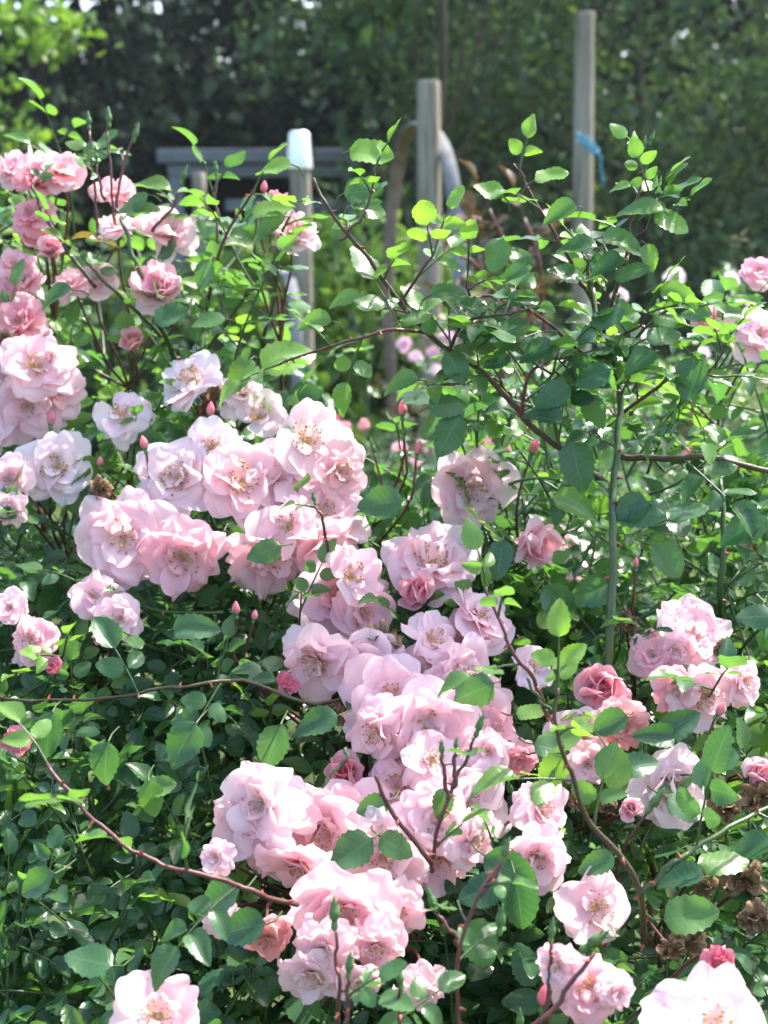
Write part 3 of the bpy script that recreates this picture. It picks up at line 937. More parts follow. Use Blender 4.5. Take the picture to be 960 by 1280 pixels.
for px, py, s, fx, fy, k, t in ((118, 745, 62, .1, .3, 'full', 'pale'), (150, 775, 56, .2, 0, 'full', 'pale'), (40, 800, 62, -.1, .2, 'droop', 'pink'), (12, 760, 44, 0, .2, 'full', 'pale')):
    B.bloom(px, py, s, D(px, py) + .03, fx, fy, k, t)
for px, py, l, fx, fy, cane in (
        (111, 150, 26, -.05, .98, [(125, 300, 1.58), (118, 235, 1.57), (112, 165, 1.57)]),
        (136, 146, 30, .0, .98, [(150, 300, 1.58), (140, 250, 1.57), (135, 160, 1.57)]),
        (170, 165, 30, .3, .92, [(146, 260, 1.57), (152, 215, 1.57), (166, 176, 1.57)]),
        (230, 218, 30, .35, .9, [(190, 290, 1.57), (215, 260, 1.57), (227, 232, 1.57)]),
        (270, 210, 22, .0, .98, [(268, 330, 1.57), (270, 270, 1.57), (270, 220, 1.57)]),
        (120, 195, 22, -.2, .95, [(132, 250, 1.57), (122, 215, 1.57), (121, 205, 1.57)])):
    B.bud(px, py, l, cane[-1][2], fx, fy, False, carry=False)
    B.cane(cane, .0019, .0012, 'red_cane', leaf=.024, step=.06, thorns=False, tip=False, start=.3, n_pairs=1, age=.25)
for px, py, l, pink in ((64, 524, 26, True), (330, 235, 20, True), (322, 262, 20, True), (125, 578, 18, True)):
    B.bud(px, py, l, DB(px, py), .1, .95, pink)
B.cane([(225, 460, 1.62), (200, 405, 1.55), (175, 345, 1.53), (160, 300, 1.53), (150, 270, 1.54)], .0032, .002, 'cane', leaf=.032, step=.06, tip=False)
B.cane([(120, 360, 1.55), (75, 300, 1.54), (50, 262, 1.54), (40, 232, 1.54)], .0024, .0015, 'brown_cane', leaf=.028, step=.07, tip=False)
B.cane([(330, 420, 1.6), (345, 360, 1.56), (350, 300, 1.54), (366, 262, 1.54)], .0024, .0015, 'cane', leaf=.034, step=.04, tip=False, age=.25)
B.cane([(250, 420, 1.6), (265, 350, 1.56), (285, 290, 1.54), (320, 235, 1.52)], .0024, .0015, 'red_cane', leaf=.033, step=.04, tip=True, age=.25, tip_age=.5)
B.cane([(200, 420, 1.6), (150, 370, 1.56), (110, 330, 1.54)], .0024, .0015, 'cane', leaf=.033, step=.045, tip=True, age=.2, tip_age=.4)
B.cane([(260, 440, 1.6), (300, 380, 1.56), (345, 330, 1.54)], .0024, .0015, 'cane', leaf=.033, step=.035, tip=True, age=.25, tip_age=.5)
B.carry_heads(.12)
def mB(x, y):
    top = 250 if x < 130 else (330 if x < 250 else 300 + max(0, x - 330) * 1.5)
    return 1.0 if y > top + 110 else (.45 if y > top else 0)
B.fill(75, (-160, 240, 320, 720), lambda x, y: DB(x, y) + .02, .45, .033, age=(.1, .3), young=.25, mask=mB)
B.fill(70, (-160, 620, 400, 900), lambda x, y: 1.46, .5, .033, age=(.1, .3), young=.3)
for px, py, s, ang, age in ((190, 232, 50, 165, .45), (165, 252, 46, 200, .15), (180, 262, 46, 20, .3), (335, 285, 56, 210, .2), (340, 262, 52, 10, .6), (255, 345, 44, 250, .15), (215, 395, 46, 20, .05), (70, 370, 46, 200, .1), (260, 402, 44, 190, .25), (300, 470, 50, 240, .4)):
    B.key_leaf(px, py, s, DB(px, py) - .05, ang, age, .5)
B.done()

# ---- the tall leafy bush right of the middle
C = Bush('rose_bush', 'tall thorny rose bush with thick green cane and leafy arching shoots, few blooms', (0.30, 1.62, 0), GR)
C.cane([(757, 900, 1.30), (760, 830, 1.27), (764, 740, 1.27), (766, 660, 1.28), (768, 600, 1.30), (772, 545, 1.32), (775, 500, 1.33), (768, 455, 1.34), (750, 415, 1.35), (742, 360, 1.36)], .0042, .0024, 'cane', leaf=.034, step=.06, start=.50, tip=True, tip_age=.3)
C.cane([(768, 612, 1.37), (720, 575, 1.34), (680, 545, 1.33), (640, 505, 1.32), (605, 468, 1.31), (555, 432, 1.30), (505, 385, 1.29), (470, 335, 1.28), (440, 298, 1.27), (412, 262, 1.27), (392, 222, 1.27)], .0038, .0014, 'brown_cane', leaf=.031, step=.040, age=.12, tip_age=.75, start=.05, n_pairs=1, tip=False)
C.cane([(772, 570, 1.36), (830, 574, 1.34), (880, 571, 1.33), (950, 586, 1.33), (1040, 600, 1.34)], .0034, .0026, 'brown_cane', leaf=.033, step=.08)
C.cane([(742, 380, 1.36), (715, 330, 1.33), (695, 295, 1.32), (672, 258, 1.31), (655, 225, 1.31), (641, 205, 1.31)], .0022, .0010, 'red_cane', leaf=.029, step=.036, age=.15, tip_age=.8, n_pairs=1, tip=False)
C.cane([(755, 420, 1.36), (765, 375, 1.33), (782, 325, 1.32), (790, 270, 1.31), (800, 235, 1.31), (808, 195, 1.31)], .0022, .0010, 'red_cane', leaf=.033, step=.030, age=.2, tip_age=.7, n_pairs=1, tip=False)
C.cane([(745, 400, 1.36), (735, 350, 1.34), (735, 330, 1.33), (728, 318, 1.33)], .002, .0012, 'cane', leaf=.030, step=.04, age=.2, tip_age=.6, n_pairs=2)
C.cane([(768, 470, 1.36), (800, 420, 1.33), (830, 390, 1.32), (862, 385, 1.32)], .002, .0012, 'cane', leaf=.033, step=.045, age=.2, tip_age=.5, n_pairs=2)
C.cane([(760, 460, 1.36), (715, 430, 1.33), (680, 400, 1.32), (640, 375, 1.31), (600, 370, 1.31)], .002, .0012, 'red_cane', leaf=.032, step=.042, age=.12, tip_age=.4, n_pairs=1)
C.cane([(560, 440, 1.30), (580, 405, 1.28), (615, 395, 1.27), (650, 390, 1.27)], .0018, .0011, 'brown_cane', leaf=.033, step=.03, age=.2, tip_age=.4, n_pairs=1)
C.cane([(540, 418, 1.30), (490, 412, 1.27), (440, 425, 1.26), (395, 440, 1.26), (350, 455, 1.26)], .0018, .0010, 'red_cane', leaf=.034, step=.034, age=.3, tip_age=.65, n_pairs=1)
C.cane([(500, 380, 1.29), (520, 350, 1.27), (540, 320, 1.26), (545, 305, 1.26)], .0015, .0009, 'red_cane', leaf=.030, step=.03, age=.4, tip_age=.8, n_pairs=1)
C.cane([(650, 520, 1.32), (660, 470, 1.31), (690, 450, 1.31), (720, 445, 1.31)], .002, .0012, 'red_cane', leaf=.036, step=.03, age=.05, n_pairs=2)
C.cane([(700, 560, 1.33), (690, 510, 1.31), (700, 480, 1.31)], .002, .0012, 'cane', leaf=.036, step=.03, age=.05, n_pairs=2)
C.cane([(772, 520, 1.36), (815, 490, 1.33), (850, 470, 1.31), (900, 470, 1.31)], .002, .0012, 'red_cane', leaf=.036, step=.035, age=.08, n_pairs=2)
C.cane([(905, 800, 1.42), (902, 740, 1.38), (905, 660, 1.38), (900, 600, 1.4)], .003, .0022, 'cane', leaf=.034, step=.05, n_pairs=2)
C.cane([(425, 300, 1.27), (450, 275, 1.26), (462, 245, 1.255), (470, 215, 1.25)], .0012, .0008, 'red_cane', leaf=.026, step=.03, age=.25, tip_age=.6, n_pairs=1)
for x0, y0, x1, y1, lf in ((640, 500, 600, 430, .030), (775, 420, 815, 380, .028), (700, 470, 655, 440, .028), 
                          (790, 300, 830, 270, .028), (600, 375, 585, 340, .028),
                          (610, 465, 560, 480, .029), (790, 275, 815, 245, .026), (880, 470, 910, 430, .027), (850, 470, 870, 520, .028)):
    C.cane([(x0, y0, 1.33), ((x0 + x1) / 2 + random.uniform(-8, 8), (y0 + y1) / 2 + 6, 1.31), (x1, y1, 1.30)], .0013, .0008, 'red_cane', leaf=lf, step=.026, age=.15, tip_age=.5, n_pairs=2, thorns=False)
for px, py, s, ang, age, tilt in (
        (722, 584, 66, 285, .06, .15), (862, 474, 56, 260, .06, .25), (800, 640, 62, 0, .0, .4), (785, 635, 54, 190, .02, .4), (570, 460, 46, 300, .1, .3), (465, 194, 58, -12, .85, .5), (455, 240, 50, 5, .2, .4), (462, 262, 44, -10, .3, .4),
        (610, 240, 42, 160, .7, .5), (690, 222, 44, 10, .8, .6), (840, 278, 48, -30, .6, .4), (812, 322, 36, 285, .55, .3), (850, 370, 52, -25, .6, .5), (392, 403, 46, 185, .5, .4), (345, 208, 40, 185, .8, .5),
        (560, 545, 60, 240, .03, .2), (620, 320, 46, 250, .3, .4), (700, 265, 46, 200, .25, .4), (720, 310, 56, 180, .15, .6), (780, 300, 54, -10, .3, .6), (800, 262, 60, 175, .35, .6), (740, 740, 60, 200, .0, .3),
        (930, 660, 62, 200, .0, .5), (860, 640, 56, 20, .0, .6), (835, 700, 54, 300, .3, .4), (700, 755, 60, 310, .03, .35), (560, 505, 52, 10, .15, .5), (720, 632, 60, 345, .45, .5), (850, 720, 0, 0, 0, 0), (690, 495, 52, 210, .0, .4), (680, 520, 50, 160, .05, .5), (640, 410, 42, 20, .1, .5), (760, 395, 46, 30, .05, .5), (945, 770, 50, 180, .02, .4), (430, 375, 44, 190, .5, .5), (560, 365, 44, 10, .3, .6), (590, 385, 44, 175, .2, .6), (520, 395, 42, 20, .4, .5), (640, 345, 46, 190, .1, .6), (655, 375, 44, 10, .2, .5), (600, 420, 46, 30, .05, .4), (670, 440, 50, 200, .02, .4), (705, 345, 48, 170, .1, .6), (790, 340, 46, 20, .2, .6), (760, 330, 44, 200, .1, .5), (830, 420, 46, 10, .1, .5), (800, 450, 46, 210, .05, .5), (740, 470, 50, 200, .0, .4), (500, 480, 50, 190, .3, .5)):
    if s:
        C.key_leaf(px, py, s, 1.28, ang, age, tilt)
for px, py, l, fx, fy in ((806, 178, 20, .1, .97), (815, 172, 22, .3, .9), (798, 190, 26, -.1, .97), (808, 205, 24, .2, .95), (740, 345, 26, 0, .98), (660, 330, 20, .2, .9), (772, 375, 24, .2, .9)):
    C.bud(px, py, l, 1.31, fx, fy, False, carry=False)
for px, py, s, d, fx, fy, k, t in ((890, 398, 62, 1.55, .15, .55, 'full', 'pink'), (952, 416, 76, 1.5, .1, .4, 'full', 'pale'), (948, 338, 44, 1.55, -.1, .6, 'full', 'pink'), (725, 740, 50, 1.55, 0, .3, 'full', 'pale'), (700, 680, 46, 1.6, 0, .3, 'full', 'pale')):
    C.bloom(px, py, s, d, fx, fy, k, t)
C.carry_heads()
def mC(x, y):
    edge = 640 if x < 740 else 560
    return 1.0 if y > edge + 60 else (.35 if y > edge - 90 else 0)
C.fill(170, (560, 440, 1120, 860), lambda x, y: 1.44 - max(0, y - 700) / 1200., .6, .032, age=(.02, .2), young=.2, mask=mC)
C.fill(14, (620, 430, 900, 560), lambda x, y: 1.35, .15, .033, age=(.02, .2), young=.2, length=(.06, .1))
C.done()

# ---- the bush in the lower right corner
E = Bush('rose_bush', 'rose bush with red-speckled fading blooms and withered brown heads, lower right', (0.36, 1.36, 0), GR)
for px, py, s, fx, fy, k, t, sp in (
        (870, 793, 96, .2, .45, 'full', 'pale', .85), (815, 818, 62, -.3, .4, 'full', 'pink', .7), (845, 812, 50, -.2, -.4, 'droop', 'pale', 0), (880, 870, 92, .08, -.05, 'wide', 'pale', 0), (930, 852, 60, .5, .1, 'droop', 'pale', 0), (845, 866, 60, -.3, -.1, 'full', 'pink', .2),
        (750, 858, 62, -.1, .3, 'half', 'rose', 0), (765, 880, 50, .3, .1, 'cup', 'rose', 0), (725, 918, 74, -.1, .3, 'full', 'pale', 0), (780, 905, 64, .1, .0, 'droop', 'salmon', 0), (622, 912, 54, .2, .3, 'full', 'pink', .8), (650, 950, 44, 0, -.3, 'droop', 'rose', .3),
        (735, 955, 60, 0, .2, 'full', 'pale', 0), (678, 1015, 84, .55, .25, 'droop', 'pale', 0), (672, 1075, 84, .1, -.2, 'full', 'pale', 0), (745, 1135, 104, .15, .3, 'wide', 'pale', 0), (735, 1235, 88, -.1, .25, 'droop', 'pink', .35), (770, 1240, 50, .3, 0, 'droop', 'pale', 0),
        (843, 985, 98, .3, .3, 'cup', 'white', 0), (948, 970, 42, .3, .2, 'half', 'pink', 0), (890, 1288, 172, .05, .62, 'wide', 'white', .3), (700, 1210, 60, -.3, 0, 'droop', 'pale', 0), (790, 1010, 30, 0, .2, 'half', 'pink', 0), (610, 940, 56, -.1, 0, 'full', 'pale', 0)):
    E.bloom(px, py, s, (D(px, py) if py < 1200 else .92) + random.uniform(-.02, .02), fx, fy, k, t, sp, label=('bloom speckled all over with red rain spots' if sp > .6 else None))
for px, py, s in ((905, 1010, 46), (950, 1000, 50), (930, 1100, 56), (945, 1150, 46), (862, 1180, 46), (880, 1110, 40), (785, 780, 34), (750, 1170, 40), (725, 1000, 34), (905, 815, 30), (760, 1010, 26), (840, 1190, 36)):
    E.bloom(px, py, s, D(px, py) + .02, random.uniform(-.3, .3), -.5, 'withered', 'pale')
E.bloom(900, 1205, 46, .96, .2, .1, 'droop', 'crimson', .3, label='shrivelled dark crimson bloom')
for px, py, l, fx, fy, pink in ((680, 1247, 40, .1, .95, True), (730, 1222, 60, .65, .7, False), (745, 1175, 56, .75, .6, False), (838, 925, 0, 0, 0, False), (900, 888, 26, .4, .8, True), (820, 1000, 46, .5, .8, False), (650, 1275, 40, 0, .95, False), (795, 705, 18, 0, .95, True), (690, 970, 30, .3, .9, False)):
    if l:
        E.bud(px, py, l, D(px, py) - .04, fx, fy, pink)
E.cane([(805, 1180, 1.06), (800, 1115, 1.04), (775, 1070, 1.03), (735, 1025, 1.02), (715, 970, 1.01), (698, 915, 1.0), (697, 860, 1.0)], .0026, .0014, 'brown_cane', leaf=.033, step=.035, age=.25, tip_age=.7, start=.35, n_pairs=1)
E.cane([(800, 1120, 1.04), (830, 1085, 1.04), (870, 1060, 1.05), (910, 1035, 1.06), (990, 1000, 1.1)], .0021, .0016, 'cane', leaf=.033, step=.05)
E.cane([(690, 900, 1.02), (665, 850, 1.0), (640, 815, .99), (620, 770, .99), (605, 735, .99)], .0017, .0011, 'red_cane', leaf=.024, step=.05, age=.3, n_pairs=1)
E.cane([(690, 890, 1.02), (670, 870, 1.0), (660, 850, 1.0)], .0012, .001, 'cane', leaves=False, thorns=False)
E.cane([(640, 1300, .9), (690, 1260, .9), (745, 1190, .9)], .002, .0014, 'red_cane', leaves=False)
E.carry_heads(.12)
E.fill(190, (600, 800, 1120, 1480), lambda x, y: D(x, y) + .07, .5, .031, age=(.02, .15), young=.16)
for px, py, s, ang, age, tilt in ((768, 962, 62, 290, .35, .3), (700, 930, 62, 20, .6, .5), (690, 965, 52, 240, .7, .4), (665, 890, 40, 10, .6, .6), (690, 935, 46, 350, .2, .4), (865, 1145, 70, 10, .35, .4), (905, 1075, 66, 10, .45, .6), (745, 1080, 50, 200, .0, .4), (850, 905, 60, 30, .0, .4),
        (650, 1130, 76, 280, .0, .2), (800, 955, 50, 20, .0, .5), (900, 950, 50, 190, .05, .5), (855, 1010, 50, 330, .1, .6), (850, 1095, 60, 180, .0, .6), (940, 1060, 56, 200, .0, .5), (760, 905, 54, 200, .0, .3), (820, 920, 50, 170, .0, .4)):
    E.key_leaf(px, py, s, D(px, py) - .04, ang, age, tilt)
E.done()

# ---- the bed behind: low bushes whose flowers show as soft dots
def back_bush(label, x, y, h, w, n, blooms, leaf='leaf', size=.036, age=(.05, .3), young=.3, depth=.5, name='rose_bush', cat='rose bush'):
    b = Bush(name, label, (x, y, 0), GR if name == 'rose_bush' else None, cat)
    b.lv = Leaves(b.base, BROAD if name != 'rose_bush' else COARSE)
    for i in range(9):
        a = random.random() * 6.28
        q = b.base + np.array([math.cos(a) * w * .5, math.sin(a) * depth * .5, h * random.uniform(.7, .98)])
        g = Geo(b.base)
        path = spline([b.base + [math.cos(a) * .06, math.sin(a) * .06, 0], b.base * .5 + q * .5 + [0, 0, .1], q], 10)
        g.tube(path, np.linspace(.006, .002, 10), 6, 0)
        g.build('cane', [M['cane']], b.root)
    for i in range(n):
        a = random.random() * 6.28
        rr = math.sqrt(random.random())
        z = h * (1 - .25 * rr ** 2) * random.uniform(.25, 1.0) ** .6
        p0 = b.base + np.array([math.cos(a) * rr * w, math.sin(a) * rr * depth, z])
        d = np.array([math.cos(a) * rr * .7 + random.gauss(0, .3), math.sin(a) * rr * .7 + random.gauss(0, .3), random.uniform(.4, 1)])
        ag = random.uniform(*age) if random.random() > young else random.uniform(.4, .9)
        leafy_twig(b.lv, b.stems, p0, d, random.uniform(.10, .22), size * random.uniform(.8, 1.2), ag, .042, tip=False)
    for px, py, s, d, k, t in blooms:
        b.bloom(px, py, s, d, random.uniform(-.3, .3), random.uniform(.1, .6), k, t, carry=False, detail=False)
    b.done(leaf)
    return b
back_bush('rose bush with a few round crimson blooms, low behind the left clusters', -0.50, 1.72, .86, .42, 80,
          [(20, 928, 36, 1.17, 'full', 'crimson'), (120, 575, 0, 2, 'full', 'deep'), (360, 852, 26, 1.75, 'full', 'crimson'), (65, 832, 22, 1.8, 'full', 'crimson'), (125, 795, 20, 1.8, 'full', 'crimson')][0:1] +
          [(360, 852, 28, 1.22, 'full', 'crimson'), (65, 832, 22, 1.26, 'full', 'crimson'), (125, 795, 22, 1.28, 'full', 'crimson')], size=.034)
back_bush('bush with small white roses behind the tall thorny cane, below the grey-green tree', 1.0, 3.5, 1.24, .75, 170,
          [(728 + 115, 346, 26, 3.1, 'full', 'snow'), (915, 348, 22, 3.1, 'full', 'snow'), (775, 370, 22, 3.1, 'full', 'snow'), (810, 420, 18, 3.0, 'full', 'snow'), (655, 498, 26, 2.9, 'full', 'snow'), (880, 440, 16, 3.0, 'full', 'snow'), (940, 380, 18, 3.1, 'full', 'snow')], size=.034)
back_bush('bush with scattered red and coral roses at the foot of the round posts', 0.18, 3.7, 1.02, .6, 130,
          [(608, 545, 26, 3.3, 'full', 'deep'), (640, 560, 22, 3.3, 'full', 'deep'), (412, 527, 22, 3.4, 'full', 'crimson'), (430, 535, 18, 3.4, 'full', 'deep'), (455, 530, 14, 3.4, 'full', 'salmon'), (395, 525, 16, 3.4, 'full', 'rose'), (852, 560, 22, 3.2, 'full', 'deep'), (500, 560, 18, 3.3, 'full', 'pink'), (520, 575, 14, 3.3, 'full', 'pink')], size=.034)
back_bush('low rose bush with few pale pink blooms, in the shade behind the tall cane', 0.62, 2.35, 1.0, .5, 130,
          [(700, 720, 30, 2.1, 'full', 'pale'), (600, 660, 26, 2.2, 'full', 'pink'), (925, 625, 26, 2.0, 'full', 'pink'), (745, 690, 30, 2.0, 'full', 'pale')], size=.034)
back_bush('bush of purple-pink roses on reddish leaves left of the tallest post', .26, 4.3, 1.12, .24, 60,
          [(505, 430, 18, 4.0, 'full', 'lilac'), (520, 445, 16, 4.0, 'full', 'lilac'), (562, 420, 18, 4.0, 'full', 'lilac'), (590, 398, 14, 4.0, 'full', 'pink'), (545, 462, 14, 4.0, 'full', 'snow'), (540, 440, 14, 4.0, 'full', 'lilac')], leaf='bronze', size=.034, young=.5)

# bronze young shoots behind the arching cane
Bz = Bush('bronze_shrub', 'shrub with bronze-red young leaves on red shoots, right of the middle post', (0.28, 2.9, 0), None, 'shrub')
Bz.lv = Leaves(Bz.base, FINE)
for pts in ([(690, 560, 2.8), (670, 420, 2.7), (640, 330, 2.65), (612, 262, 2.62)], [(660, 560, 2.8), (640, 420, 2.75), (600, 340, 2.7), (575, 318, 2.68)], [(690, 520, 2.8), (680, 400, 2.75), (672, 320, 2.7), (655, 272, 2.7)],
            [(650, 540, 2.8), (610, 420, 2.75), (580, 380, 2.72), (560, 372, 2.7)], [(700, 540, 2.8), (650, 440, 2.7), (620, 370, 2.7), (600, 300, 2.66)]):
    Bz.cane(pts, .006, .003, 'red_cane', leaf=.055, step=.085, age=.1, tip_age=0, start=.45, thorns=False, n_pairs=2)
Bz.done('bronze', 'red_cane')

# ------------------------------------------------------------------ shrubs and trees farther back
def tree(name, label, base, height, crown, n, leaf_mat, leaf_size, templates, cat='tree', group=None, trunk_r=.12, clump=.35, age=(0, .2), up=.6, young=0.0, limbs=10, shell=.55):
    """tapered trunk with limbs; leaves sit in uneven clumps spread through the crown. crown: list of (centre, radii)"""
    base = np.asarray(base, float)
    root = thing(name, label, cat, base, group)
    g = Geo(base)
    vol = np.array([np.prod(r) for c, r in crown]); vol = vol / vol.sum()
    top = base + np.array([0, 0, height])
    path = spline([base, base + [random.gauss(0, .05), random.gauss(0, .05), height * .35], base + [random.gauss(0, .12), random.gauss(0, .1), height * .7], top], 12)
    g.tube(path, np.linspace(trunk_r, trunk_r * .2, 12), 9, 0)
    cl = []
    nc = max(24, n // 55)
    for _ in range(nc):
        c, r = crown[rng.choice(len(crown), p=vol)]
        v = unit(rng.normal(0, 1, 3)) * (shell + (1 - shell) * random.random()) ** .8 if random.random() < .75 else rng.uniform(-.6, .6, 3)
        cl.append(np.asarray(c) + v * np.asarray(r))
    for q in random.sample(cl, min(limbs, len(cl))):
        s = path[min(11, max(2, int(11 * (q[2] - base[2]) / height * .6)))]
        m = s * .5 + q * .5 + np.array([0, 0, -.08 * height])
        g.tube(spline([s, m, q], 9), np.linspace(trunk_r * .38, trunk_r * .06, 9), 6, 0, False)
    g.build('trunk', M['bark'], root)
    lv = Leaves(base, templates)
    k = n // nc
    for q in cl:
        sc = clump * random.uniform(.5, 1.3)
        m = int(k * random.uniform(.5, 1.5))
        pos = q + rng.normal(0, 1, (m, 3)) * np.array([sc, sc, sc * .6]) * .55
        pos[:, 2] = np.maximum(pos[:, 2], .15)
        x = rng.normal(0, 1, (m, 3)); x[:, 2] -= .3
        z = rng.normal(0, .55, (m, 3)); z[:, 2] += up
        tone = random.random()
        ag = np.clip(rng.uniform(age[0], age[1], m) + (rng.random(m) < young) * .6, 0, 1)
        lv.bulk(pos, x, z, leaf_size * rng.uniform(.6, 1.3, m), ag, np.clip(tone * .6 + rng.random(m) * .4, 0, 1))
    lv.build('crown', M[leaf_mat], root)
    return root

def W(px, py, d):
    return P(px, py, d)

# leafy green shrubs between the posts
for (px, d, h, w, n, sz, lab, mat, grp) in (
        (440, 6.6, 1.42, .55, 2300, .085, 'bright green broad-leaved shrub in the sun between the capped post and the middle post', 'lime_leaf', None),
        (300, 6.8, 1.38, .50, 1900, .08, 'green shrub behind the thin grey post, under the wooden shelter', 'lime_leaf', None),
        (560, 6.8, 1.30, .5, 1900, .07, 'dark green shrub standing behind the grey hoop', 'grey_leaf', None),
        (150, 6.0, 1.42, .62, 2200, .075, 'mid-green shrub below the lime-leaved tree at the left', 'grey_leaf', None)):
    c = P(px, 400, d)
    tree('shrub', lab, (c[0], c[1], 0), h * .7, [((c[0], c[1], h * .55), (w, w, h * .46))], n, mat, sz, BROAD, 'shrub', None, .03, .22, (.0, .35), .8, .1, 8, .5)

# grey-green tree on the right, with small leaves down to the ground
c = P(800, 200, 10.0)
tree('fruit_tree', 'grey-green small-leaved tree spreading behind the tallest post', (c[0], c[1], 0), 4.4,
     [((c[0], c[1], 2.7), (2.4, 1.3, 2.1)), ((c[0] - 1.3, c[1] + .2, 3.2), (1.4, 1.0, 1.5)), ((c[0] + .8, c[1] - .2, 1.1), (1.8, 1.0, .95)), ((c[0] - .6, c[1] + .3, 1.1), (1.5, .9, .95))],
     24000, 'grey_leaf', .09, NARROW + COARSE, 'tree', None, .06, .40, (.0, .28), .7, .04, 12, .5)
# yellow-green tree at the left edge
c = P(-10, 110, 5.6)
tree('young_tree', 'yellow-green leaved tree at the left edge, lit by the sun', (c[0] - .25, c[1], 0), 2.5,
     [((c[0] - .05, c[1], 2.05), (.34, .4, .62)), ((c[0] - .3, c[1], 1.6), (.42, .4, .5))], 1250, 'lime_leaf', .06, BROAD, 'tree', None, .05, .17, (.1, .5), .8, .1, 10, .3)
# tree whose low branch hangs in from above
c = P(520, -40, 6.4)
tree('broad_leaved_tree', 'broad-leaved tree with a low branch hanging in at the top, above the middle post', (P(537, 300, 7.4)[0], c[1] + 1.0, 0), 3.2,
     [((c[0] + .1, c[1], 2.62), (.45, .35, .26)), ((c[0] - .15, c[1], 2.42), (.3, .3, .16)), ((c[0] + .3, c[1] + .6, 3.0), (.7, .6, .4))], 950, 'grey_leaf', .08, BROAD, 'tree', None, .045, .18, (.0, .35), .8, .08, 8, .2)
# dark trees behind the shelter
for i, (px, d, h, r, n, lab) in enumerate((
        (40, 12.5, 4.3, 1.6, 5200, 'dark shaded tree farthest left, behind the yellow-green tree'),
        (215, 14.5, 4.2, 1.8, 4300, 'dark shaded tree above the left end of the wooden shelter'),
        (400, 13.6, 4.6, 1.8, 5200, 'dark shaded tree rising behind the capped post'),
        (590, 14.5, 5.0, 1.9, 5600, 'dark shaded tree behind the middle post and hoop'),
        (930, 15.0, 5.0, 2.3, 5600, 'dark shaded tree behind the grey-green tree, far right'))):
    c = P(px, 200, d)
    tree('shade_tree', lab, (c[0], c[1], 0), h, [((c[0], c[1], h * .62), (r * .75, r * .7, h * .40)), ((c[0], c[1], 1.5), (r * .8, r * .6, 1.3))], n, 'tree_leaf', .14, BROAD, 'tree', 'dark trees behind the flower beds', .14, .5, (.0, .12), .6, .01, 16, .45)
# the hedge closing the garden behind the trees
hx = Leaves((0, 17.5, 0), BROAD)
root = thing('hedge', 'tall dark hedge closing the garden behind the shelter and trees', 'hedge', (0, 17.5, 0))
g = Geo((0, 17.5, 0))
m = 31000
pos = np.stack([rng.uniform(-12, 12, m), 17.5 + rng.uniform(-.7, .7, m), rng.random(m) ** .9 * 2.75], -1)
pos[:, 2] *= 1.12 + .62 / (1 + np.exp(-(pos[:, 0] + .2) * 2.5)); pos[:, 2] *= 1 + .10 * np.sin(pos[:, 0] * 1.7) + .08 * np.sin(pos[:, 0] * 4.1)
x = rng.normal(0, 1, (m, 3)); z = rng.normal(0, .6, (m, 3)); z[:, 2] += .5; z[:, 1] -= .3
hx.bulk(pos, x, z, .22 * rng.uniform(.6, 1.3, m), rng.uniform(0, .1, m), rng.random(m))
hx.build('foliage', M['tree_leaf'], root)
for k in range(33):
    xx = -11.6 + k * .72
    g.tube(spline([(xx, 17.5, 0), (xx + .1, 17.5, 1.1), (xx + random.gauss(0, .2), 17.5, 2.3)], 7), np.linspace(.06, .015, 7), 6, 0)
st = g.build('stems', M['bark'], root)
st['kind'] = 'stuff'

# ------------------------------------------------------------------ posts, hoops, shelter
def post(label, px, ytop, d, wpx, lean=(0, 0), cap=None, mat='post', top_bevel=.006):
    t = P(px, ytop, d)
    r = wpx * d / F / 2
    base = np.array([t[0] + lean[0], t[1] + lean[1], 0])
    root = thing('garden_post', label, 'post', base, 'round wooden posts of the rose supports')
    g = Geo(base)
    zs = np.concatenate([np.linspace(0, 1, 26) * (t[2] - top_bevel), [t[2] - .002, t[2]]])
    pts = [(base[0] + (t[0] - base[0]) * z / t[2] + math.sin(z * 2.3) * .004, base[1] + (t[1] - base[1]) * z / t[2], z) for z in zs]
    g.tube(pts, [r * (1 + .04 * math.sin(z * 5)) for z in zs[:-2]] + [r * .97, r * .86], 20, 0)
    g.build('shaft', M[mat], root)
    if cap:
        c = Geo(base)
        h = cap * d / F
        tp = np.array(pts[-1])
        zc = [tp[2] - h, tp[2] - h + .004, tp[2] - .01, tp[2] + .006, tp[2] + .012]
        c.tube([(tp[0], tp[1], z) for z in zc], [r * 1.30, r * 1.32, r * 1.06, r * 1.0, r * .7], 24, 0)
        c.build('cap', M['cap'], root)
    return root, t, r

post('round grey wooden post with blue twine tied round it, the tallest one', 733, 15, 5.2, 25, (.03, .05))
post('round wooden post standing inside the grey hoop', 537, 101, 5.2, 29, (.012, .0))
post('round wooden post with a shiny white cap on its top', 375, 168, 5.4, 25, (.012, .0), cap=42)
post('thin pale post without a cap, under the left part of the shelter roof', 249, 216, 6.0, 17, (.0, .0))

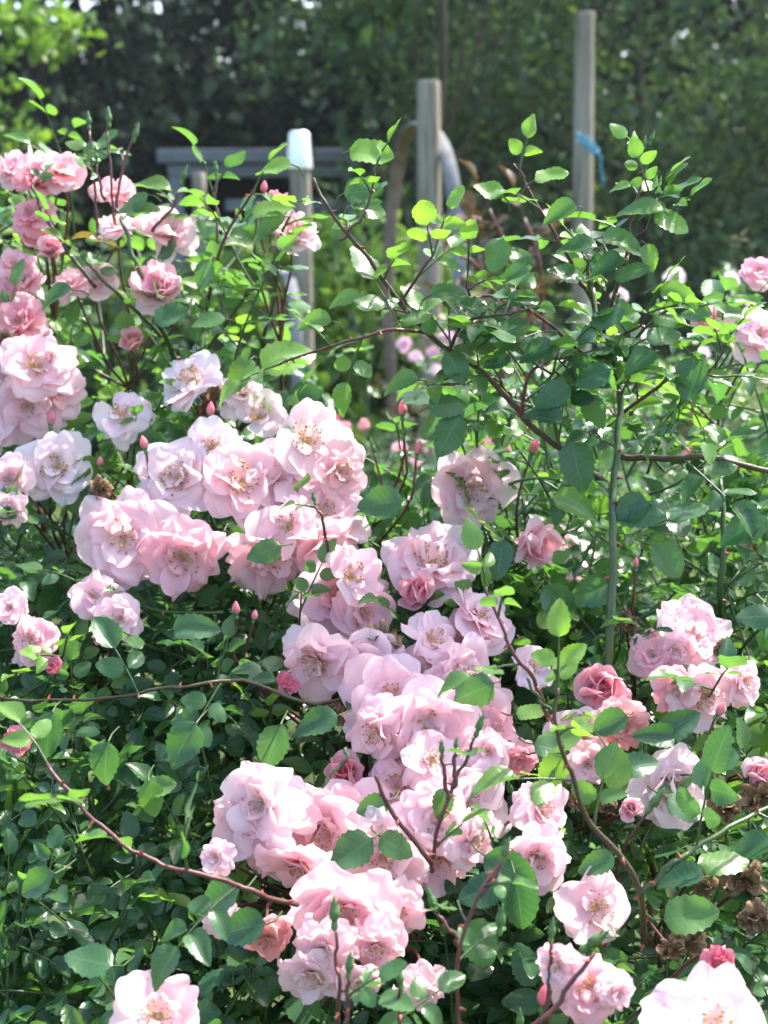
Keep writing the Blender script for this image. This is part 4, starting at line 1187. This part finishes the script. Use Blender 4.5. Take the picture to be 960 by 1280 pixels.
# twine round the tallest post
pc = P(735, 183, 5.2); r = 25 * 5.2 / F / 2
tg = Geo(pc)
for k, (dz, tl) in enumerate(((.018, .030), (-.004, .026), (.006, .036))):
    a = np.linspace(0, 2 * math.pi, 29)
    tg.tube(np.stack([pc[0] + np.cos(a) * (r + .004), pc[1] + np.sin(a) * (r + .004), pc[2] + dz - tl * np.cos(a) + .004 * np.sin(3 * a + k)], -1), .0028, 6, 0, False)
kx = pc + np.array([r * .75, -r * .7 - .006, -.022])
tg.tube(spline([kx, kx + [.014, -.004, -.02], kx + [.018, .0, -.055], kx + [.028, .004, -.10], kx + [.026, .004, -.12]], 12), .0030, 6)
tg.tube([kx + [-.010, 0, 0.003], kx + [0, -.003, 0], kx + [.010, 0, -.006]], [.005, .009, .005], 8)
tw = tg.build('twine', M['twine'])
tw.location = pc
tag(tw, 'bright blue twine knotted round the tallest post', 'twine')

def hoop(label, pts, wpx, mats):
    pp = spline([P(*p) for p in pts], 44)
    # down to the ground at both ends
    pp = np.vstack([[pp[0][0], pp[0][1], 0.0], pp, [pp[-1][0], pp[-1][1], 0.0]])
    base = np.array([*(pp[0][:2] + pp[-1][:2]) / 2, 0])
    root = thing('garden_hoop', label, 'hoop', base, 'bent hoops of the rose supports')
    k = int(np.argmax(pp[:, 2])) - 1
    for name, seg, m in (('hoop_leg', pp[:k + 1], mats[0]), ('hoop_leg', pp[k:], mats[1])):
        g = Geo(base)
        rr = wpx * pp[k][1] / F / 2
        nrm = np.array([.94, -.34, 0.0])          # the flat side faces along the bed
        tg_ = np.gradient(seg, axis=0)
        tg_ /= np.linalg.norm(tg_, axis=1)[:, None] + 1e-9
        wd = nrm - tg_ * (tg_ @ nrm)[:, None]
        wd /= np.linalg.norm(wd, axis=1)[:, None]
        th_ = np.cross(tg_, wd)
        prof = [(-1, -.6), (-.9, -1), (.9, -1), (1, -.6), (1, .6), (.9, 1), (-.9, 1), (-1, .6)]
        vv = np.concatenate([(p + wd_ * a * rr * 1.15 + t_ * b * .006)[None] for p, wd_, t_ in zip(seg, wd, th_) for a, b in prof])
        ff = [(i * 8 + j, i * 8 + (j + 1) % 8, (i + 1) * 8 + (j + 1) % 8, (i + 1) * 8 + j) for i in range(len(seg) - 1) for j in range(8)]
        g.add(vv, ff)
        g.build(name, M[m], root)
    return root
hoop('grey bent hoop arching beside the middle post, rusty on its left leg', [(490, 470, 6.2), (484, 400, 6.15), (488, 290, 6.1), (496, 215, 6.0), (508, 168, 5.8), (524, 154, 5.55), (543, 166, 5.35), (558, 195, 5.22), (567, 240, 5.15), (571, 290, 5.12), (574, 360, 5.1), (576, 440, 5.1)], 14, ('rust_hoop', 'hoop'))
hoop('low bent grey hoop crossing behind the capped post', [(338, 500, 6.2), (338, 430, 6.1), (340, 370, 6.0), (345, 345, 5.8), (353, 338, 5.6), (362, 350, 5.45), (368, 380, 5.35), (371, 430, 5.3), (372, 500, 5.3)], 12, ('rust_hoop', 'hoop'))

# open wooden shelter in front of the dark trees
d = 11.0
s = d / F
c0 = P(210, 200, d); c1 = P(452, 200, d)
z_top = P(300, 186, d)[2]
xL, xR, yF = c0[0], c1[0], c0[1]
base = np.array([(xL + xR) / 2, yF + .6, 0])
sh = thing('shelter', 'low grey wooden shelter with flat roof and dark open front', 'shelter', base)
def part(name, boxes, mat, bev=.006):
    g = Geo(base)
    for cc, ss in boxes:
        g.box(cc, ss)
    o = g.build(name, M[mat], sh, smooth=False)
    b = o.modifiers.new('bevel', 'BEVEL'); b.width = bev; b.segments = 2
    return o
w = xR - xL
part('roof', [((xL + w / 2, yF + .62, z_top - .03), (w + .12, 1.36, .05))], 'plank')
part('fascia', [((xL + w / 2, yF - .07, z_top - .055), (w + .14, .03, .10))], 'plank')
part('beam', [((xL + w / 2, yF + .02, z_top - .165), (w, .09, .09))], 'plank')
for xx in (xL + .06, xR - .06):
    part('corner_post', [((xx, yF + .02, (z_top - .21) / 2), (.11, .09, z_top - .21))], 'plank')
for xx in (xL + .05, xR - .05):
    part('side_wall', [((xx, yF + .66, (z_top - .06) / 2), (.03, 1.15, z_top - .06))], 'dark_board')
part('back_wall', [((xL + w / 2, yF + 1.26, (z_top - .06) / 2), (w - .13, .03, z_top - .06))], 'dark_board')
part('rail', [((xL + w * .62, yF + .05, z_top - .42), (w * .66, .04, .09))], 'plank')

# ------------------------------------------------------------------ ground
gn = 60
gx = np.linspace(-1, 1, gn); gx = np.sign(gx) * np.abs(gx) ** 2.4 * 150
gy = np.linspace(-1, 1, gn); gy = np.sign(gy) * np.abs(gy) ** 2.4 * 150 + 5
X, Y = np.meshgrid(gx, gy, indexing='xy')
Z = .02 * np.sin(X * 1.3) * np.cos(Y * 1.1) - .02
gr = link_mesh('ground', np.stack([X, Y, Z], -1).reshape(-1, 3), [(i * gn + j, i * gn + j + 1, (i + 1) * gn + j + 1, (i + 1) * gn + j) for i in range(gn - 1) for j in range(gn - 1)], [M['soil']])
gr['kind'] = 'structure'

# ------------------------------------------------------------------ thin volume added to imitate veiling lens glare
hg = Geo((0, 0, 0))
hg.box((0, 5.0, 3.25), (320, 320, 8.5))
hz = link_mesh('glare_haze', np.vstack(hg.v), np.vstack(hg.f), [], smooth=False)
hz['kind'] = 'stuff'
hm = bpy.data.materials.new('glare_haze')
t, out = nodes(hm)
pv = N(t, 'ShaderNodeVolumePrincipled')
pv.inputs['Color'].default_value = (0.86, 0.92, 0.97, 1)
pv.inputs['Density'].default_value = GLARE_HAZE
pv.inputs['Anisotropy'].default_value = 0.35
t.links.new(pv.outputs[0], out.inputs['Volume'])
hz.data.materials.append(hm)
